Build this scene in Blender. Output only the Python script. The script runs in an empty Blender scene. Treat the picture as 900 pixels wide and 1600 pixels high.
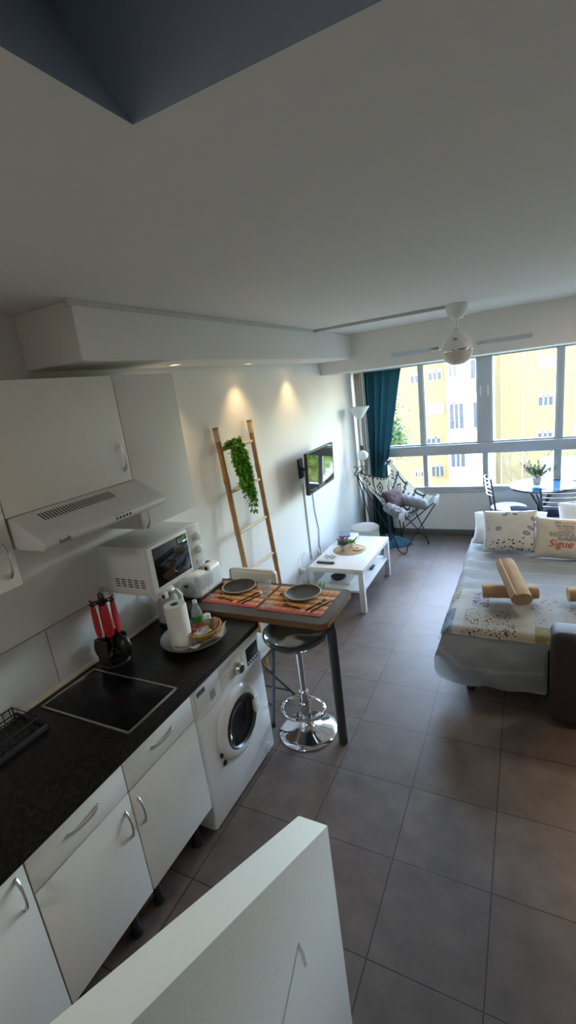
import bpy, bmesh, math, random
from mathutils import Vector, Matrix, noise
PI = math.pi
S = bpy.context.scene
COL = S.collection
def V(*a): return Vector(a)

# ------------------------------------------------------------------ materials
def nt(name):
    m = bpy.data.materials.new(name); m.use_nodes = True
    t = m.node_tree
    return m, t, t.nodes['Principled BSDF'], t.nodes['Material Output']
def N(t, kind, **kw):
    n = t.nodes.new(kind)
    for k, v in kw.items():
        if k in n.inputs: n.inputs[k].default_value = v
        else: setattr(n, k, v)
    return n
def L(t, a, b): t.links.new(a, b)
def math_n(t, op, a, b=None, c=None):
    n = t.nodes.new('ShaderNodeMath'); n.operation = op
    for i, x in enumerate((a, b, c)):
        if x is None: continue
        if isinstance(x, (int, float)): n.inputs[i].default_value = x
        else: t.links.new(x, n.inputs[i])
    return n.outputs[0]
def mixc(t, fac, a, b):
    n = t.nodes.new('ShaderNodeMix'); n.data_type = 'RGBA'
    for i, x in ((0, fac), (6, a), (7, b)):
        if isinstance(x, (int, float)): n.inputs[i].default_value = x
        elif isinstance(x, tuple): n.inputs[i].default_value = x if len(x) == 4 else (*x, 1)
        else: t.links.new(x, n.inputs[i])
    return n.outputs[2]
def plain(name, col, rough=.5, metal=0, var=.06, scale=12, bump=0, bscale=150, spec=.5, emit=None, coat=0):
    m, t, b, o = nt(name)
    tc = N(t, 'ShaderNodeTexCoord'); nz = N(t, 'ShaderNodeTexNoise', Scale=scale, Detail=4.0)
    L(t, tc.outputs['Object'], nz.inputs['Vector'])
    lo = tuple(c * (1 - var) for c in col); hi = tuple(min(1, c * (1 + var)) for c in col)
    L(t, mixc(t, nz.outputs['Fac'], lo, hi), b.inputs['Base Color'])
    b.inputs['Roughness'].default_value = rough; b.inputs['Metallic'].default_value = metal
    b.inputs['Specular IOR Level'].default_value = spec
    b.inputs['Coat Weight'].default_value = coat
    if bump:
        n2 = N(t, 'ShaderNodeTexNoise', Scale=bscale, Detail=3.0); L(t, tc.outputs['Object'], n2.inputs['Vector'])
        bp = N(t, 'ShaderNodeBump', Strength=bump, Distance=.004); L(t, n2.outputs['Fac'], bp.inputs['Height']); L(t, bp.outputs['Normal'], b.inputs['Normal'])
    if emit:
        b.inputs['Emission Color'].default_value = (*emit[0], 1); b.inputs['Emission Strength'].default_value = emit[1]
    return m
def thin_glass(name, tint=(1, 1, 1), refl=1.0, base=0.0, rough=0.0, haze=0.0):
    m, t, b, o = nt(name); t.nodes.remove(b)
    tr = N(t, 'ShaderNodeBsdfTransparent', Color=(*tint, 1)); gl = N(t, 'ShaderNodeBsdfGlossy', Roughness=rough)
    lw = N(t, 'ShaderNodeLayerWeight', Blend=.5); fz = math_n(t, 'MULTIPLY_ADD', math_n(t, 'POWER', lw.outputs['Facing'], 5.0), .96, .04)
    mx = N(t, 'ShaderNodeMixShader')
    L(t, math_n(t, 'MINIMUM', math_n(t, 'MULTIPLY_ADD', fz, refl, base), 1.0), mx.inputs[0]); L(t, tr.outputs[0], mx.inputs[1]); L(t, gl.outputs[0], mx.inputs[2]); last = mx.outputs[0]
    if haze:
        df = N(t, 'ShaderNodeBsdfDiffuse', Color=(.85, .87, .88, 1)); m2 = N(t, 'ShaderNodeMixShader'); m2.inputs[0].default_value = haze; L(t, last, m2.inputs[1]); L(t, df.outputs[0], m2.inputs[2]); last = m2.outputs[0]
    L(t, last, o.inputs[0])
    return m
M = {}
M['wall'] = plain('wall_paint', (.80, .785, .755), .75, var=.03, scale=3, bump=.12, bscale=90)
M['wall_dim'] = plain('taupe_wall_paint', (.36, .34, .32), .8, var=.03, scale=3)  # dark tone given to unseen walls to cut bounce onto the stair parapet
M['ceil'] = plain('ceiling_paint', (.78, .755, .72), .8, var=.03, scale=2, bump=.1, bscale=70)
M['recess'] = plain('blue_grey_paint', (.50, .57, .68), .8, var=.03, scale=2)  # bluish daylight inside the ceiling recess, put into its colour
M['cab'] = plain('cabinet_laminate', (.77, .74, .69), .38, var=.02)
M['gap'] = plain('dark_gap', (.05, .05, .05), .7)
M['metal'] = plain('brushed_steel', (.62, .61, .59), .3, 1, var=.08, scale=60)
M['chrome'] = plain('chrome', (.8, .8, .82), .07, 1, var=.02)
M['worktop'] = None
M['white'] = plain('white_plastic', (.80, .80, .79), .3, var=.02)
M['white2'] = plain('white_enamel', (.82, .82, .82), .22, var=.015)
M['offwhite'] = plain('offwhite_plastic', (.74, .72, .66), .4, var=.03)
M['black'] = plain('black_plastic', (.016, .016, .017), .35, var=.2)
M['blackmat'] = plain('black_matt', (.02, .02, .021), .6, var=.2)
M['hob'] = plain('hob_ceramic_glass', (.006, .006, .007), .22, var=.1, spec=.18)
M['screen'] = plain('screen_glass', (.008, .009, .010), .03, var=.05, coat=.5)
M['dglass'] = plain('dark_door_glass', (.010, .011, .014), .08, var=.1, spec=.4)
M['red'] = plain('red_plastic', (.50, .022, .022), .35, var=.1)
M['alu'] = plain('window_aluminium', (.44, .46, .48), .4, .0, var=.03)
M['baseb'] = plain('skirting_tile', (.11, .105, .10), .45, var=.15)
M['steelgrey'] = plain('grey_painted_metal', (.085, .09, .10), .35, .5, var=.1)
M['seatgrey'] = plain('grey_gloss_shell', (.10, .11, .105), .12, var=.08, coat=.6)
M['bamboo'] = plain('bamboo', (.40, .21, .075), .45, var=.35, scale=9)
M['bamboo_tie'] = plain('cane_binding', (.62, .46, .27), .5, var=.2, scale=80)
M['leaf'] = plain('green_leaf', (.16, .42, .03), .5, var=.5, scale=30)
M['leaf2'] = plain('light_leaf', (.26, .42, .07), .5, var=.4, scale=30)
M['leafdk'] = plain('dark_leaf', (.035, .10, .02), .55, var=.5, scale=20)
M['stem'] = plain('plant_stem', (.12, .14, .04), .6)
M['curtain'] = plain('teal_curtain_cloth', (.036, .125, .148), .75, var=.15, scale=40, bump=.2, bscale=400)
M['sheer'] = plain('beige_curtain_cloth', (.60, .56, .50), .85, var=.1, scale=30)
M['ply'] = plain('pale_wood', (.62, .42, .24), .5, var=.15, scale=14)
M['rattan'] = plain('woven_mat', (.45, .29, .15), .7, var=.3, scale=120, bump=.5, bscale=220)
M['purple'] = plain('purple_petals', (.20, .09, .30), .6, var=.5, scale=90)
M['bookp'] = plain('plum_book_cover', (.10, .02, .06), .45)
M['bookw'] = plain('white_book_cover', (.70, .68, .66), .5)
M['bookb'] = plain('blue_grey_book_cover', (.20, .24, .33), .5)
M['paper'] = plain('paper', (.82, .80, .76), .8, var=.03, bump=.15, bscale=120)
M['towel'] = plain('tan_towelling', (.52, .33, .18), .95, var=.15, scale=60, bump=.9, bscale=500)
M['brownsofa'] = plain('dark_brown_upholstery', (.035, .024, .021), .6, var=.3, scale=60, bump=.4, bscale=250)
M['navy'] = plain('navy_cloth', (.015, .03, .075), .85, var=.35, scale=22)
M['seatpad'] = plain('pale_blue_grey_vinyl', (.50, .53, .58), .4)
M['tubedk'] = plain('dark_chair_tube', (.10, .11, .13), .25, .8)
M['mauve'] = plain('mauve_cushion_cloth', (.085, .040, .043), .8, var=.2, scale=40, bump=.3, bscale=300)
M['pot'] = plain('grey_pot', (.40, .41, .42), .5)
M['yellowb'] = plain('yellow_basket', (.62, .38, .09), .6, var=.2, scale=60)
M['cookie'] = plain('biscuit_brown', (.26, .11, .035), .7, var=.5, scale=70, bump=.5)
M['candy'] = plain('red_wrapper', (.42, .03, .03), .25)
M['green'] = plain('green_bottle_label', (.03, .25, .02), .4, var=.2)
M['wood_edge'] = plain('brown_edge_band', (.23, .115, .045), .45, var=.25, scale=25)
M['plate'] = plain('dark_stoneware', (.026, .022, .020), .38, var=.2, scale=8, spec=.3)
M['platerim'] = plain('pale_rim_glaze', (.55, .52, .47), .3)
M['cutl'] = plain('bronze_cutlery', (.10, .05, .03), .3, .7)
M['chairwood'] = plain('varnished_ply', (.22, .11, .05), .4, var=.2, scale=20)
M['teal_cloth'] = plain('teal_blue_cloth', (.03, .11, .16), .85, var=.3, scale=25)
M['tile'] = plain('wall_tile_glaze', (.66, .67, .67), .22, var=.03)
M['grout'] = plain('grey_grout', (.30, .30, .29), .8)
M['seal'] = plain('beige_sealing_strip', (.60, .55, .46), .45)
M['blanket'] = plain('grey_throw', (.24, .24, .26), .9, var=.5, scale=24, bump=.5, bscale=90)
M['pipe'] = plain('grey_trunking', (.60, .60, .60), .6)
M['ink'] = plain('dark_ink', (.03, .03, .035), .6); M['inkred'] = plain('red_ink', (.50, .05, .03), .6)
M['inkor'] = plain('orange_ink', (.55, .17, .06), .6); M['inkgn'] = plain('grey_green_ink', (.19, .25, .21), .6)
M['bulb'] = plain('lit_spot_lens', (.9, .8, .6), .4, emit=((1, .72, .38), 6))
M['bladegrey'] = plain('pale_grey_blade', (.60, .60, .60), .35)
M['led'] = plain('lit_diffuser', (.9, .88, .82), .5, emit=((1, .9, .75), 4))  # glowing face of the added fill lamps
M['globe'] = plain('opal_glass', (.68, .62, .54), .25, var=.03)
M['cutg'] = thin_glass('clear_glass', (.97, .97, .98), 1.0, .03, .05, .10)
M['tumbler'] = thin_glass('clear_tumbler_glass', (.95, .96, .96), 1.0, .03, .1, .14)
M['pane'] = thin_glass('window_glass', (.97, .98, .98), .6)
M['tableglass'] = thin_glass('table_glass', (.62, .80, .90), 1.0, .06, .02)
M['water'] = thin_glass('blue_bottle_plastic', (.80, .90, .97), 1.2, .05, .08, .22)
# outdoors
M['facade'] = plain('ochre_render', (.195, .143, .064), .9, var=.04, scale=.6)
M['fwhite'] = plain('white_render', (.58, .58, .57), .9, var=.03, scale=.6)
M['fframe'] = plain('salmon_window_surround', (.36, .19, .10), .8)
M['fshut'] = plain('white_shutter', (.50, .50, .54), .6)
M['fglass'] = plain('far_window_glass', (.04, .05, .07), .3, spec=.2)
M['frail'] = plain('iron_railing', (.06, .065, .07), .5)
M['bark'] = plain('pale_bark', (.10, .085, .06), .9, var=.3, scale=4)
M['barkdk'] = plain('brown_bark', (.12, .09, .06), .9, var=.3, scale=4)
M['ground'] = plain('dry_grass_ground', (.20, .20, .10), .95, var=.4, scale=.8)
M['treegreen'] = plain('yellow_green_foliage', (.26, .34, .05), .7, var=.6, scale=1.5)

# worktop: dark speckled laminate
m, t, b, o = nt('speckled_worktop'); tc = N(t, 'ShaderNodeTexCoord')
vo = N(t, 'ShaderNodeTexNoise', Scale=70.0, Detail=6.0, Roughness=.7); L(t, tc.outputs['Object'], vo.inputs['Vector'])
rp = N(t, 'ShaderNodeValToRGB'); rp.color_ramp.elements[0].position = .45; rp.color_ramp.elements[0].color = (.006, .005, .0045, 1)
rp.color_ramp.elements[1].position = .75; rp.color_ramp.elements[1].color = (.040, .029, .023, 1)
L(t, vo.outputs['Fac'], rp.inputs[0]); L(t, rp.outputs[0], b.inputs['Base Color']); b.inputs['Roughness'].default_value = .34; b.inputs['Specular IOR Level'].default_value = .22
M['worktop'] = m
# bar top: grey brown
M['bartop'] = plain('grey_brown_laminate', (.068, .054, .048), .4, var=.12, scale=18, spec=.35)
# floor tiles
m, t, b, o = nt('floor_tiles'); tc = N(t, 'ShaderNodeTexCoord')
mp = N(t, 'ShaderNodeMapping'); T = .4246
mp.inputs['Location'].default_value = (-(1.0997 - 2 * T), -(2.8876 - 6 * T), 0)
L(t, tc.outputs['Object'], mp.inputs['Vector'])
br = N(t, 'ShaderNodeTexBrick', Scale=1.0); br.offset = 0; br.squash = 1
br.inputs['Brick Width'].default_value = T; br.inputs['Row Height'].default_value = T
br.inputs['Mortar Size'].default_value = .0028; br.inputs['Mortar Smooth'].default_value = .2; br.inputs['Bias'].default_value = 0
br.inputs['Color1'].default_value = (.152, .116, .100, 1); br.inputs['Color2'].default_value = (.126, .098, .086, 1); br.inputs['Mortar'].default_value = (.030, .026, .024, 1)
L(t, mp.outputs[0], br.inputs['Vector'])
n1 = N(t, 'ShaderNodeTexNoise', Scale=6.0, Detail=8.0, Roughness=.65); L(t, tc.outputs['Object'], n1.inputs['Vector'])
mr = N(t, 'ShaderNodeMapRange'); mr.inputs['From Min'].default_value = .3; mr.inputs['From Max'].default_value = .7; mr.inputs['To Min'].default_value = .72; mr.inputs['To Max'].default_value = 1.25
L(t, n1.outputs['Fac'], mr.inputs[0])
vm = N(t, 'ShaderNodeVectorMath'); vm.operation = 'SCALE'; L(t, br.outputs['Color'], vm.inputs[0]); L(t, mr.outputs[0], vm.inputs['Scale'])
L(t, vm.outputs[0], b.inputs['Base Color'])
mr2 = N(t, 'ShaderNodeMapRange'); mr2.inputs['To Min'].default_value = .38; mr2.inputs['To Max'].default_value = .55; L(t, n1.outputs['Fac'], mr2.inputs[0]); L(t, mr2.outputs[0], b.inputs['Roughness'])
bp = N(t, 'ShaderNodeBump', Strength=.25, Distance=.003); bp.invert = True; L(t, br.outputs['Fac'], bp.inputs['Height']); L(t, bp.outputs[0], b.inputs['Normal'])
M['floor'] = m
# striped placemat (object x across)
m, t, b, o = nt('striped_placemat'); tc = N(t, 'ShaderNodeTexCoord'); sx = N(t, 'ShaderNodeSeparateXYZ'); L(t, tc.outputs['UV'], sx.inputs[0])
rp = N(t, 'ShaderNodeValToRGB'); rp.color_ramp.interpolation = 'CONSTANT'
cols = [(.50, .07, .035), (.62, .30, .20), (.55, .12, .05), (.66, .42, .14), (.30, .12, .05), (.64, .36, .11), (.62, .18, .05), (.68, .48, .22), (.40, .10, .04), (.62, .27, .10), (.66, .45, .20)]
for i, c in enumerate(cols):
    e = rp.color_ramp.elements[i] if i < 2 else rp.color_ramp.elements.new(i / len(cols))
    e.position = i / len(cols); e.color = (*c, 1)
L(t, sx.outputs[1], rp.inputs[0])
wv = N(t, 'ShaderNodeTexWave', Scale=3.2); wv.bands_direction = 'X'; L(t, tc.outputs['UV'], wv.inputs['Vector'])
g = math_n(t, 'GREATER_THAN', wv.outputs['Fac'], .93)
L(t, mixc(t, math_n(t, 'MULTIPLY', g, .45), rp.outputs[0], (.16, .06, .03)), b.inputs['Base Color']); b.inputs['Roughness'].default_value = .8
M['mat'] = m
# striped duvet
m, t, b, o = nt('striped_duvet'); tc = N(t, 'ShaderNodeTexCoord'); sx = N(t, 'ShaderNodeSeparateXYZ'); L(t, tc.outputs['UV'], sx.inputs[0])
f = math_n(t, 'FRACT', math_n(t, 'MULTIPLY', sx.outputs[1], 11.0))
g = math_n(t, 'LESS_THAN', f, .12)
L(t, mixc(t, math_n(t, 'MULTIPLY', g, .8), (.57, .59, .61), (.72, .73, .73)), b.inputs['Base Color']); b.inputs['Roughness'].default_value = .85
nz = N(t, 'ShaderNodeTexNoise', Scale=7.0, Detail=5.0); L(t, tc.outputs['Object'], nz.inputs['Vector'])
bp = N(t, 'ShaderNodeBump', Strength=.5, Distance=.02); L(t, nz.outputs['Fac'], bp.inputs['Height']); L(t, bp.outputs[0], b.inputs['Normal'])
M['duvet'] = m
# quilt patches
def dots(name, base, ink, scale, thr, var2=None):
    m, t, b, o = nt(name); tc = N(t, 'ShaderNodeTexCoord')
    vo = N(t, 'ShaderNodeTexVoronoi', Scale=scale); L(t, tc.outputs['Object'], vo.inputs['Vector'])
    nz = N(t, 'ShaderNodeTexNoise', Scale=scale * .5, Detail=2.0); L(t, tc.outputs['Object'], nz.inputs['Vector'])
    d = math_n(t, 'ADD', vo.outputs['Distance'], math_n(t, 'MULTIPLY', math_n(t, 'SUBTRACT', nz.outputs['Fac'], .5), .8))
    g = math_n(t, 'LESS_THAN', d, thr)
    ik = ink if var2 is None else mixc(t, math_n(t, 'GREATER_THAN', nz.outputs['Fac'], .52), ink, var2)
    L(t, mixc(t, g, base, ik), b.inputs['Base Color']); b.inputs['Roughness'].default_value = .85
    return m
M['q_white'] = plain('quilt_white', (.72, .70, .66), .85, var=.04, bump=.3, bscale=60)
M['q_cream'] = plain('quilt_cream', (.66, .58, .45), .85, var=.05)
M['q_dots'] = dots('quilt_brown_dots', (.66, .61, .52), (.12, .05, .035), 55, .30, (.35, .22, .10))
M['q_blue'] = dots('quilt_blue_leaves', (.36, .46, .52), (.12, .20, .28), 40, .33)
M['q_purple'] = dots('quilt_purple_flowers', (.66, .62, .64), (.16, .07, .13), 38, .38)
M['q_olive'] = dots('quilt_olive_floral', (.38, .32, .14), (.50, .42, .24), 45, .3, (.25, .10, .06))
M['q_grey'] = dots('quilt_grey_leaves', (.62, .61, .58), (.36, .37, .36), 22, .26)
# floral pillow
m, t, b, o = nt('floral_pillow_cotton'); tc = N(t, 'ShaderNodeTexCoord'); sx = N(t, 'ShaderNodeSeparateXYZ'); L(t, tc.outputs['UV'], sx.inputs[0])
base = (.66, .63, .58)
vo = N(t, 'ShaderNodeTexVoronoi', Scale=16.0); L(t, tc.outputs['UV'], vo.inputs['Vector'])
nz = N(t, 'ShaderNodeTexNoise', Scale=14.0, Detail=2.0); L(t, tc.outputs['UV'], nz.inputs['Vector'])
low = math_n(t, 'LESS_THAN', math_n(t, 'ADD', sx.outputs[1], math_n(t, 'MULTIPLY', nz.outputs['Fac'], .2)), .40)
sp = math_n(t, 'MULTIPLY', low, math_n(t, 'LESS_THAN', math_n(t, 'ADD', vo.outputs['Distance'], math_n(t, 'MULTIPLY', math_n(t, 'SUBTRACT', nz.outputs['Fac'], .5), 1.0)), .30))
colr = mixc(t, sp, base, mixc(t, math_n(t, 'GREATER_THAN', nz.outputs['Fac'], .5), (.09, .06, .05), (.28, .15, .08)))
lf = math_n(t, 'MULTIPLY', math_n(t, 'LESS_THAN', sx.outputs[0], .2), math_n(t, 'LESS_THAN', math_n(t, 'ADD', vo.outputs['Distance'], math_n(t, 'MULTIPLY', math_n(t, 'SUBTRACT', nz.outputs['Fac'], .5), 1.2)), .22))
colr = mixc(t, lf, colr, (.36, .40, .44))
for (cx, cy, ax, ay, an) in [(.30, .52, .055, .045, .4), (.42, .86, .05, .035, 0), (.47, .93, .05, .03, .2), (.60, .88, .05, .035, -.4), (.80, .42, .07, .05, -.3), (.88, .54, .075, .04, -.6), (.97, .62, .04, .05, .3), (.93, .76, .045, .055, .4), (.7, .95, .05, .03, .2)]:
    dx = math_n(t, 'SUBTRACT', sx.outputs[0], cx); dy = math_n(t, 'SUBTRACT', sx.outputs[1], cy); ca, sa = math.cos(an), math.sin(an)
    u = math_n(t, 'DIVIDE', math_n(t, 'ADD', math_n(t, 'MULTIPLY', dx, ca), math_n(t, 'MULTIPLY', dy, sa)), ax)
    w = math_n(t, 'DIVIDE', math_n(t, 'ADD', math_n(t, 'MULTIPLY', dx, -sa), math_n(t, 'MULTIPLY', dy, ca)), ay)
    r2 = math_n(t, 'ADD', math_n(t, 'MULTIPLY', u, u), math_n(t, 'MULTIPLY', w, w))
    g = math_n(t, 'LESS_THAN', r2, 1.0); gi = math_n(t, 'GREATER_THAN', r2, .45)
    colr = mixc(t, g, colr, mixc(t, gi, (.32, .33, .36), (.17, .18, .21)))
L(t, colr, b.inputs['Base Color']); b.inputs['Roughness'].default_value = .85
nz2 = N(t, 'ShaderNodeTexNoise', Scale=9.0, Detail=4.0); L(t, tc.outputs['Object'], nz2.inputs['Vector'])
bp = N(t, 'ShaderNodeBump', Strength=.4, Distance=.015); L(t, nz2.outputs['Fac'], bp.inputs['Height']); L(t, bp.outputs[0], b.inputs['Normal'])
M['floral'] = m
M['cotton'] = plain('white_pillow_cotton', (.70, .70, .70), .85, var=.04, bump=.4, bscale=14)
M['linen'] = plain('beige_linen', (.62, .55, .45), .85, var=.05, scale=60, bump=.3, bscale=300)
# butterfly chair sling: black motifs on cream
m, t, b, o = nt('aztec_print_canvas'); tc = N(t, 'ShaderNodeTexCoord')
mp = N(t, 'ShaderNodeMapping'); mp.inputs['Scale'].default_value = (1, 1, 1); L(t, tc.outputs['UV'], mp.inputs['Vector'])
br = N(t, 'ShaderNodeTexBrick', Scale=1.0); br.inputs['Brick Width'].default_value = .26; br.inputs['Row Height'].default_value = .13; br.inputs['Mortar Size'].default_value = .006
br.inputs['Mortar Smooth'].default_value = 0
L(t, mp.outputs[0], br.inputs['Vector'])
sx = N(t, 'ShaderNodeSeparateXYZ'); L(t, tc.outputs['UV'], sx.inputs[0])
def fr(x, s, of=0): return math_n(t, 'FRACT', math_n(t, 'MULTIPLY_ADD', x, s, of))
def ctr(x): return math_n(t, 'ABSOLUTE', math_n(t, 'SUBTRACT', x, .5))
a_ = ctr(fr(sx.outputs[0], 1 / .13)); b_ = ctr(fr(sx.outputs[1], 1 / .13))
dm = math_n(t, 'ADD', a_, b_)
ring = math_n(t, 'MULTIPLY', math_n(t, 'LESS_THAN', dm, .30), math_n(t, 'GREATER_THAN', dm, .20))
core = math_n(t, 'LESS_THAN', dm, .10)
tri = math_n(t, 'MULTIPLY', math_n(t, 'GREATER_THAN', b_, .33), math_n(t, 'LESS_THAN', fr(sx.outputs[0], 1 / .0325), math_n(t, 'MULTIPLY', math_n(t, 'SUBTRACT', b_, .33), 7.0)))
tri = math_n(t, 'MULTIPLY', tri, math_n(t, 'LESS_THAN', b_, .44))
nzz = N(t, 'ShaderNodeTexNoise', Scale=3.0); L(t, tc.outputs['UV'], nzz.inputs['Vector'])
k = math_n(t, 'MAXIMUM', math_n(t, 'MAXIMUM', ring, core), math_n(t, 'MAXIMUM', tri, br.outputs['Fac']))
L(t, mixc(t, k, (.66, .64, .58), (.02, .02, .025)), b.inputs['Base Color']); b.inputs['Roughness'].default_value = .85
M['aztec'] = m

# ------------------------------------------------------------------ mesh builder
class MB:
    def __init__(s): s.bm = bmesh.new(); s.uv = None
    def box(s, x0, x1, y0, y1, z0, z1, bev=0, seg=2, mat=None):
        r = bmesh.ops.create_cube(s.bm, size=1)
        vs = r['verts']
        for v in vs: v.co = V(x0 + (v.co.x + .5) * (x1 - x0), y0 + (v.co.y + .5) * (y1 - y0), z0 + (v.co.z + .5) * (z1 - z0))
        if mat is not None:
            for v in vs: v.co = mat @ v.co
        if bev:
            es = list({e for v in vs for e in v.link_edges})
            bmesh.ops.bevel(s.bm, geom=es, offset=bev, segments=seg, affect='EDGES', profile=.5)
        return s
    def tube(s, pts, r, n=10, closed=False, cap=True):
        pts = [Vector(p) for p in pts]; k = len(pts); rs = r if isinstance(r, (list, tuple)) else [r] * k
        rings = []; up = None
        for i, p in enumerate(pts):
            if closed: d = (pts[(i + 1) % k] - pts[i - 1])
            else: d = pts[min(i + 1, k - 1)] - pts[max(i - 1, 0)]
            d.normalize()
            if up is None: up = d.orthogonal().normalized()
            else:
                up = up - d * up.dot(d)
                up = up.normalized() if up.length > 1e-6 else d.orthogonal().normalized()
            w = d.cross(up)
            rings.append([s.bm.verts.new(p + (up * math.cos(2 * PI * j / n) + w * math.sin(2 * PI * j / n)) * rs[i]) for j in range(n)])
        for i in range(k if closed else k - 1):
            a, b = rings[i], rings[(i + 1) % k]
            sh = 0
            if closed and i == k - 1:
                sh = min(range(n), key=lambda q: (a[0].co - b[q].co).length)
            for j in range(n):
                s.bm.faces.new((a[j], a[(j + 1) % n], b[(j + 1 + sh) % n], b[(j + sh) % n]))
        if cap and not closed:
            s.bm.faces.new(rings[0][::-1]); s.bm.faces.new(rings[-1])
        return s
    def lathe(s, prof, c=(0, 0, 0), n=28, ax=None):
        # prof: list of (r, h) along axis ax (default z) from base point c
        c = Vector(c); q = Matrix.Identity(3) if ax is None else Vector((0, 0, 1)).rotation_difference(Vector(ax)).to_matrix()
        rings = []
        for r, h in prof:
            if r < 1e-6: rings.append([s.bm.verts.new(c + q @ V(0, 0, h))])
            else: rings.append([s.bm.verts.new(c + q @ V(r * math.cos(2 * PI * j / n), r * math.sin(2 * PI * j / n), h)) for j in range(n)])
        for a, b in zip(rings, rings[1:]):
            for j in range(n):
                j2 = (j + 1) % n
                if len(a) == 1 and len(b) == 1: continue
                if len(a) == 1: s.bm.faces.new((a[0], b[j2], b[j]))
                elif len(b) == 1: s.bm.faces.new((a[j], a[j2], b[0]))
                else: s.bm.faces.new((a[j], a[j2], b[j2], b[j]))
        return s
    def grid(s, fn, nu, nv, closed_u=False, uvfn=None, matfn=None):
        vs = [[s.bm.verts.new(fn(i / nu, j / nv)) for j in range(nv + 1)] for i in range(nu if closed_u else nu + 1)]
        ul = s.bm.loops.layers.uv.verify()
        for i in range(nu):
            for j in range(nv):
                i2 = (i + 1) % len(vs) if closed_u else i + 1
                f = s.bm.faces.new((vs[i][j], vs[i2][j], vs[i2][j + 1], vs[i][j + 1]))
                for lp, (a, b) in zip(f.loops, ((i, j), (i + 1, j), (i + 1, j + 1), (i, j + 1))):
                    u, w = a / nu, b / nv
                    lp[ul].uv = uvfn(u, w) if uvfn else (u, w)
                if matfn: f.material_index = matfn((i + .5) / nu, (j + .5) / nv)
        return s
    def prism(s, poly, h0, h1, axis='y', bev=0):
        # polygon in the two other axes, extruded along axis
        def P(a, b, h): return {'x': V(h, a, b), 'y': V(a, h, b), 'z': V(a, b, h)}[axis]
        a = [s.bm.verts.new(P(p[0], p[1], h0)) for p in poly]; b = [s.bm.verts.new(P(p[0], p[1], h1)) for p in poly]
        n = len(poly); fs = [s.bm.faces.new(a), s.bm.faces.new(b[::-1])]
        for i in range(n): fs.append(s.bm.faces.new((a[i], b[i], b[(i + 1) % n], a[(i + 1) % n])))
        bmesh.ops.recalc_face_normals(s.bm, faces=fs)
        if bev:
            es = list({e for f in fs for e in f.edges}); bmesh.ops.bevel(s.bm, geom=es, offset=bev, segments=2, affect='EDGES', profile=.5)
        return s
    def ball(s, c, r, sc=(1, 1, 1), sub=2):
        rr = bmesh.ops.create_icosphere(s.bm, subdivisions=sub, radius=r)
        for v in rr['verts']: v.co = Vector(c) + V(v.co.x * sc[0], v.co.y * sc[1], v.co.z * sc[2])
        return s
    def quad(s, *p):
        s.bm.faces.new([s.bm.verts.new(Vector(q)) for q in p]); return s
    def leaf(s, p, d, l, w, up=V(0, 0, 1)):
        d = d.normalized(); sd = d.cross(up); sd = sd.normalized() if sd.length > 1e-3 else V(1, 0, 0)
        nn = sd.cross(d)
        a = s.bm.verts.new(p); b1 = s.bm.verts.new(p + d * l * .45 + sd * w + nn * w * .3); c = s.bm.verts.new(p + d * l - nn * l * .12); b2 = s.bm.verts.new(p + d * l * .45 - sd * w + nn * w * .3)
        s.bm.faces.new((a, b1, c)); s.bm.faces.new((a, c, b2)); return s
    def build(s, name, mat, parent=None, loc=None, sharp=35, recalc=True):
        me = bpy.data.meshes.new(name)
        if recalc: bmesh.ops.recalc_face_normals(s.bm, faces=s.bm.faces[:])
        org = Vector(loc) if loc is not None else V(0, 0, 0)
        if parent is not None:
            p = parent
            while p is not None: org = org + p.location; p = p.parent
            if loc is not None: org = Vector(loc)
        bmesh.ops.translate(s.bm, verts=s.bm.verts[:], vec=-org)
        s.bm.to_mesh(me); s.bm.free()
        for m_ in (mat if isinstance(mat, (list, tuple)) else [mat]): me.materials.append(M[m_] if isinstance(m_, str) else m_)
        me.polygons.foreach_set('use_smooth', [True] * len(me.polygons))
        me.set_sharp_from_angle(angle=math.radians(sharp))
        ob = bpy.data.objects.new(name, me); COL.objects.link(ob)
        if parent is not None: ob.parent = parent
        elif loc is not None: ob.location = loc
        return ob
def tag(o, label, cat, group=None):
    o['label'] = label; o['category'] = cat
    if group: o['group'] = group
    return o
def thing(name, label, cat, loc, group=None):
    o = bpy.data.objects.new(name, None); o.empty_display_size = .1; COL.objects.link(o); o.location = loc
    return tag(o, label, cat, group)
def struct(o, label=None, cat=None):
    o['kind'] = 'structure'
    if label: o['label'] = label; o['category'] = cat
    return o
def dup(o, loc=None, rotz=None, label=None, parent=None):
    c = o.copy(); COL.objects.link(c)
    if parent is not None: c.parent = parent
    for ch in o.children: dup(ch, parent=c)
    if loc is not None: c.location = loc
    if rotz is not None: c.rotation_euler.z = rotz
    if label: c['label'] = label
    return c
def text_mesh(txt, size, extr=.0004, align='LEFT', sp=1.0):
    cu = bpy.data.curves.new('lettering', 'FONT'); cu.body = txt; cu.size = size; cu.extrude = extr; cu.align_x = align; cu.space_character = sp
    ob = bpy.data.objects.new('lettering', cu); COL.objects.link(ob)
    dg = bpy.context.evaluated_depsgraph_get(); me = bpy.data.meshes.new_from_object(ob.evaluated_get(dg))
    bpy.data.objects.remove(ob); bpy.data.curves.remove(cu)
    return me
def put_text(txt, size, mw, mat, name, parent, extr=.0004, sp=1.0, align='LEFT'):
    me = text_mesh(txt, size, extr, align, sp); me.name = name
    org = V(0, 0, 0); p = parent
    while p is not None: org = org + p.location; p = p.parent
    me.transform(Matrix.Translation(-org) @ mw)
    me.materials.clear(); me.materials.append(M[mat])
    ob = bpy.data.objects.new(name, me); COL.objects.link(ob); ob.parent = parent
    return ob
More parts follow.
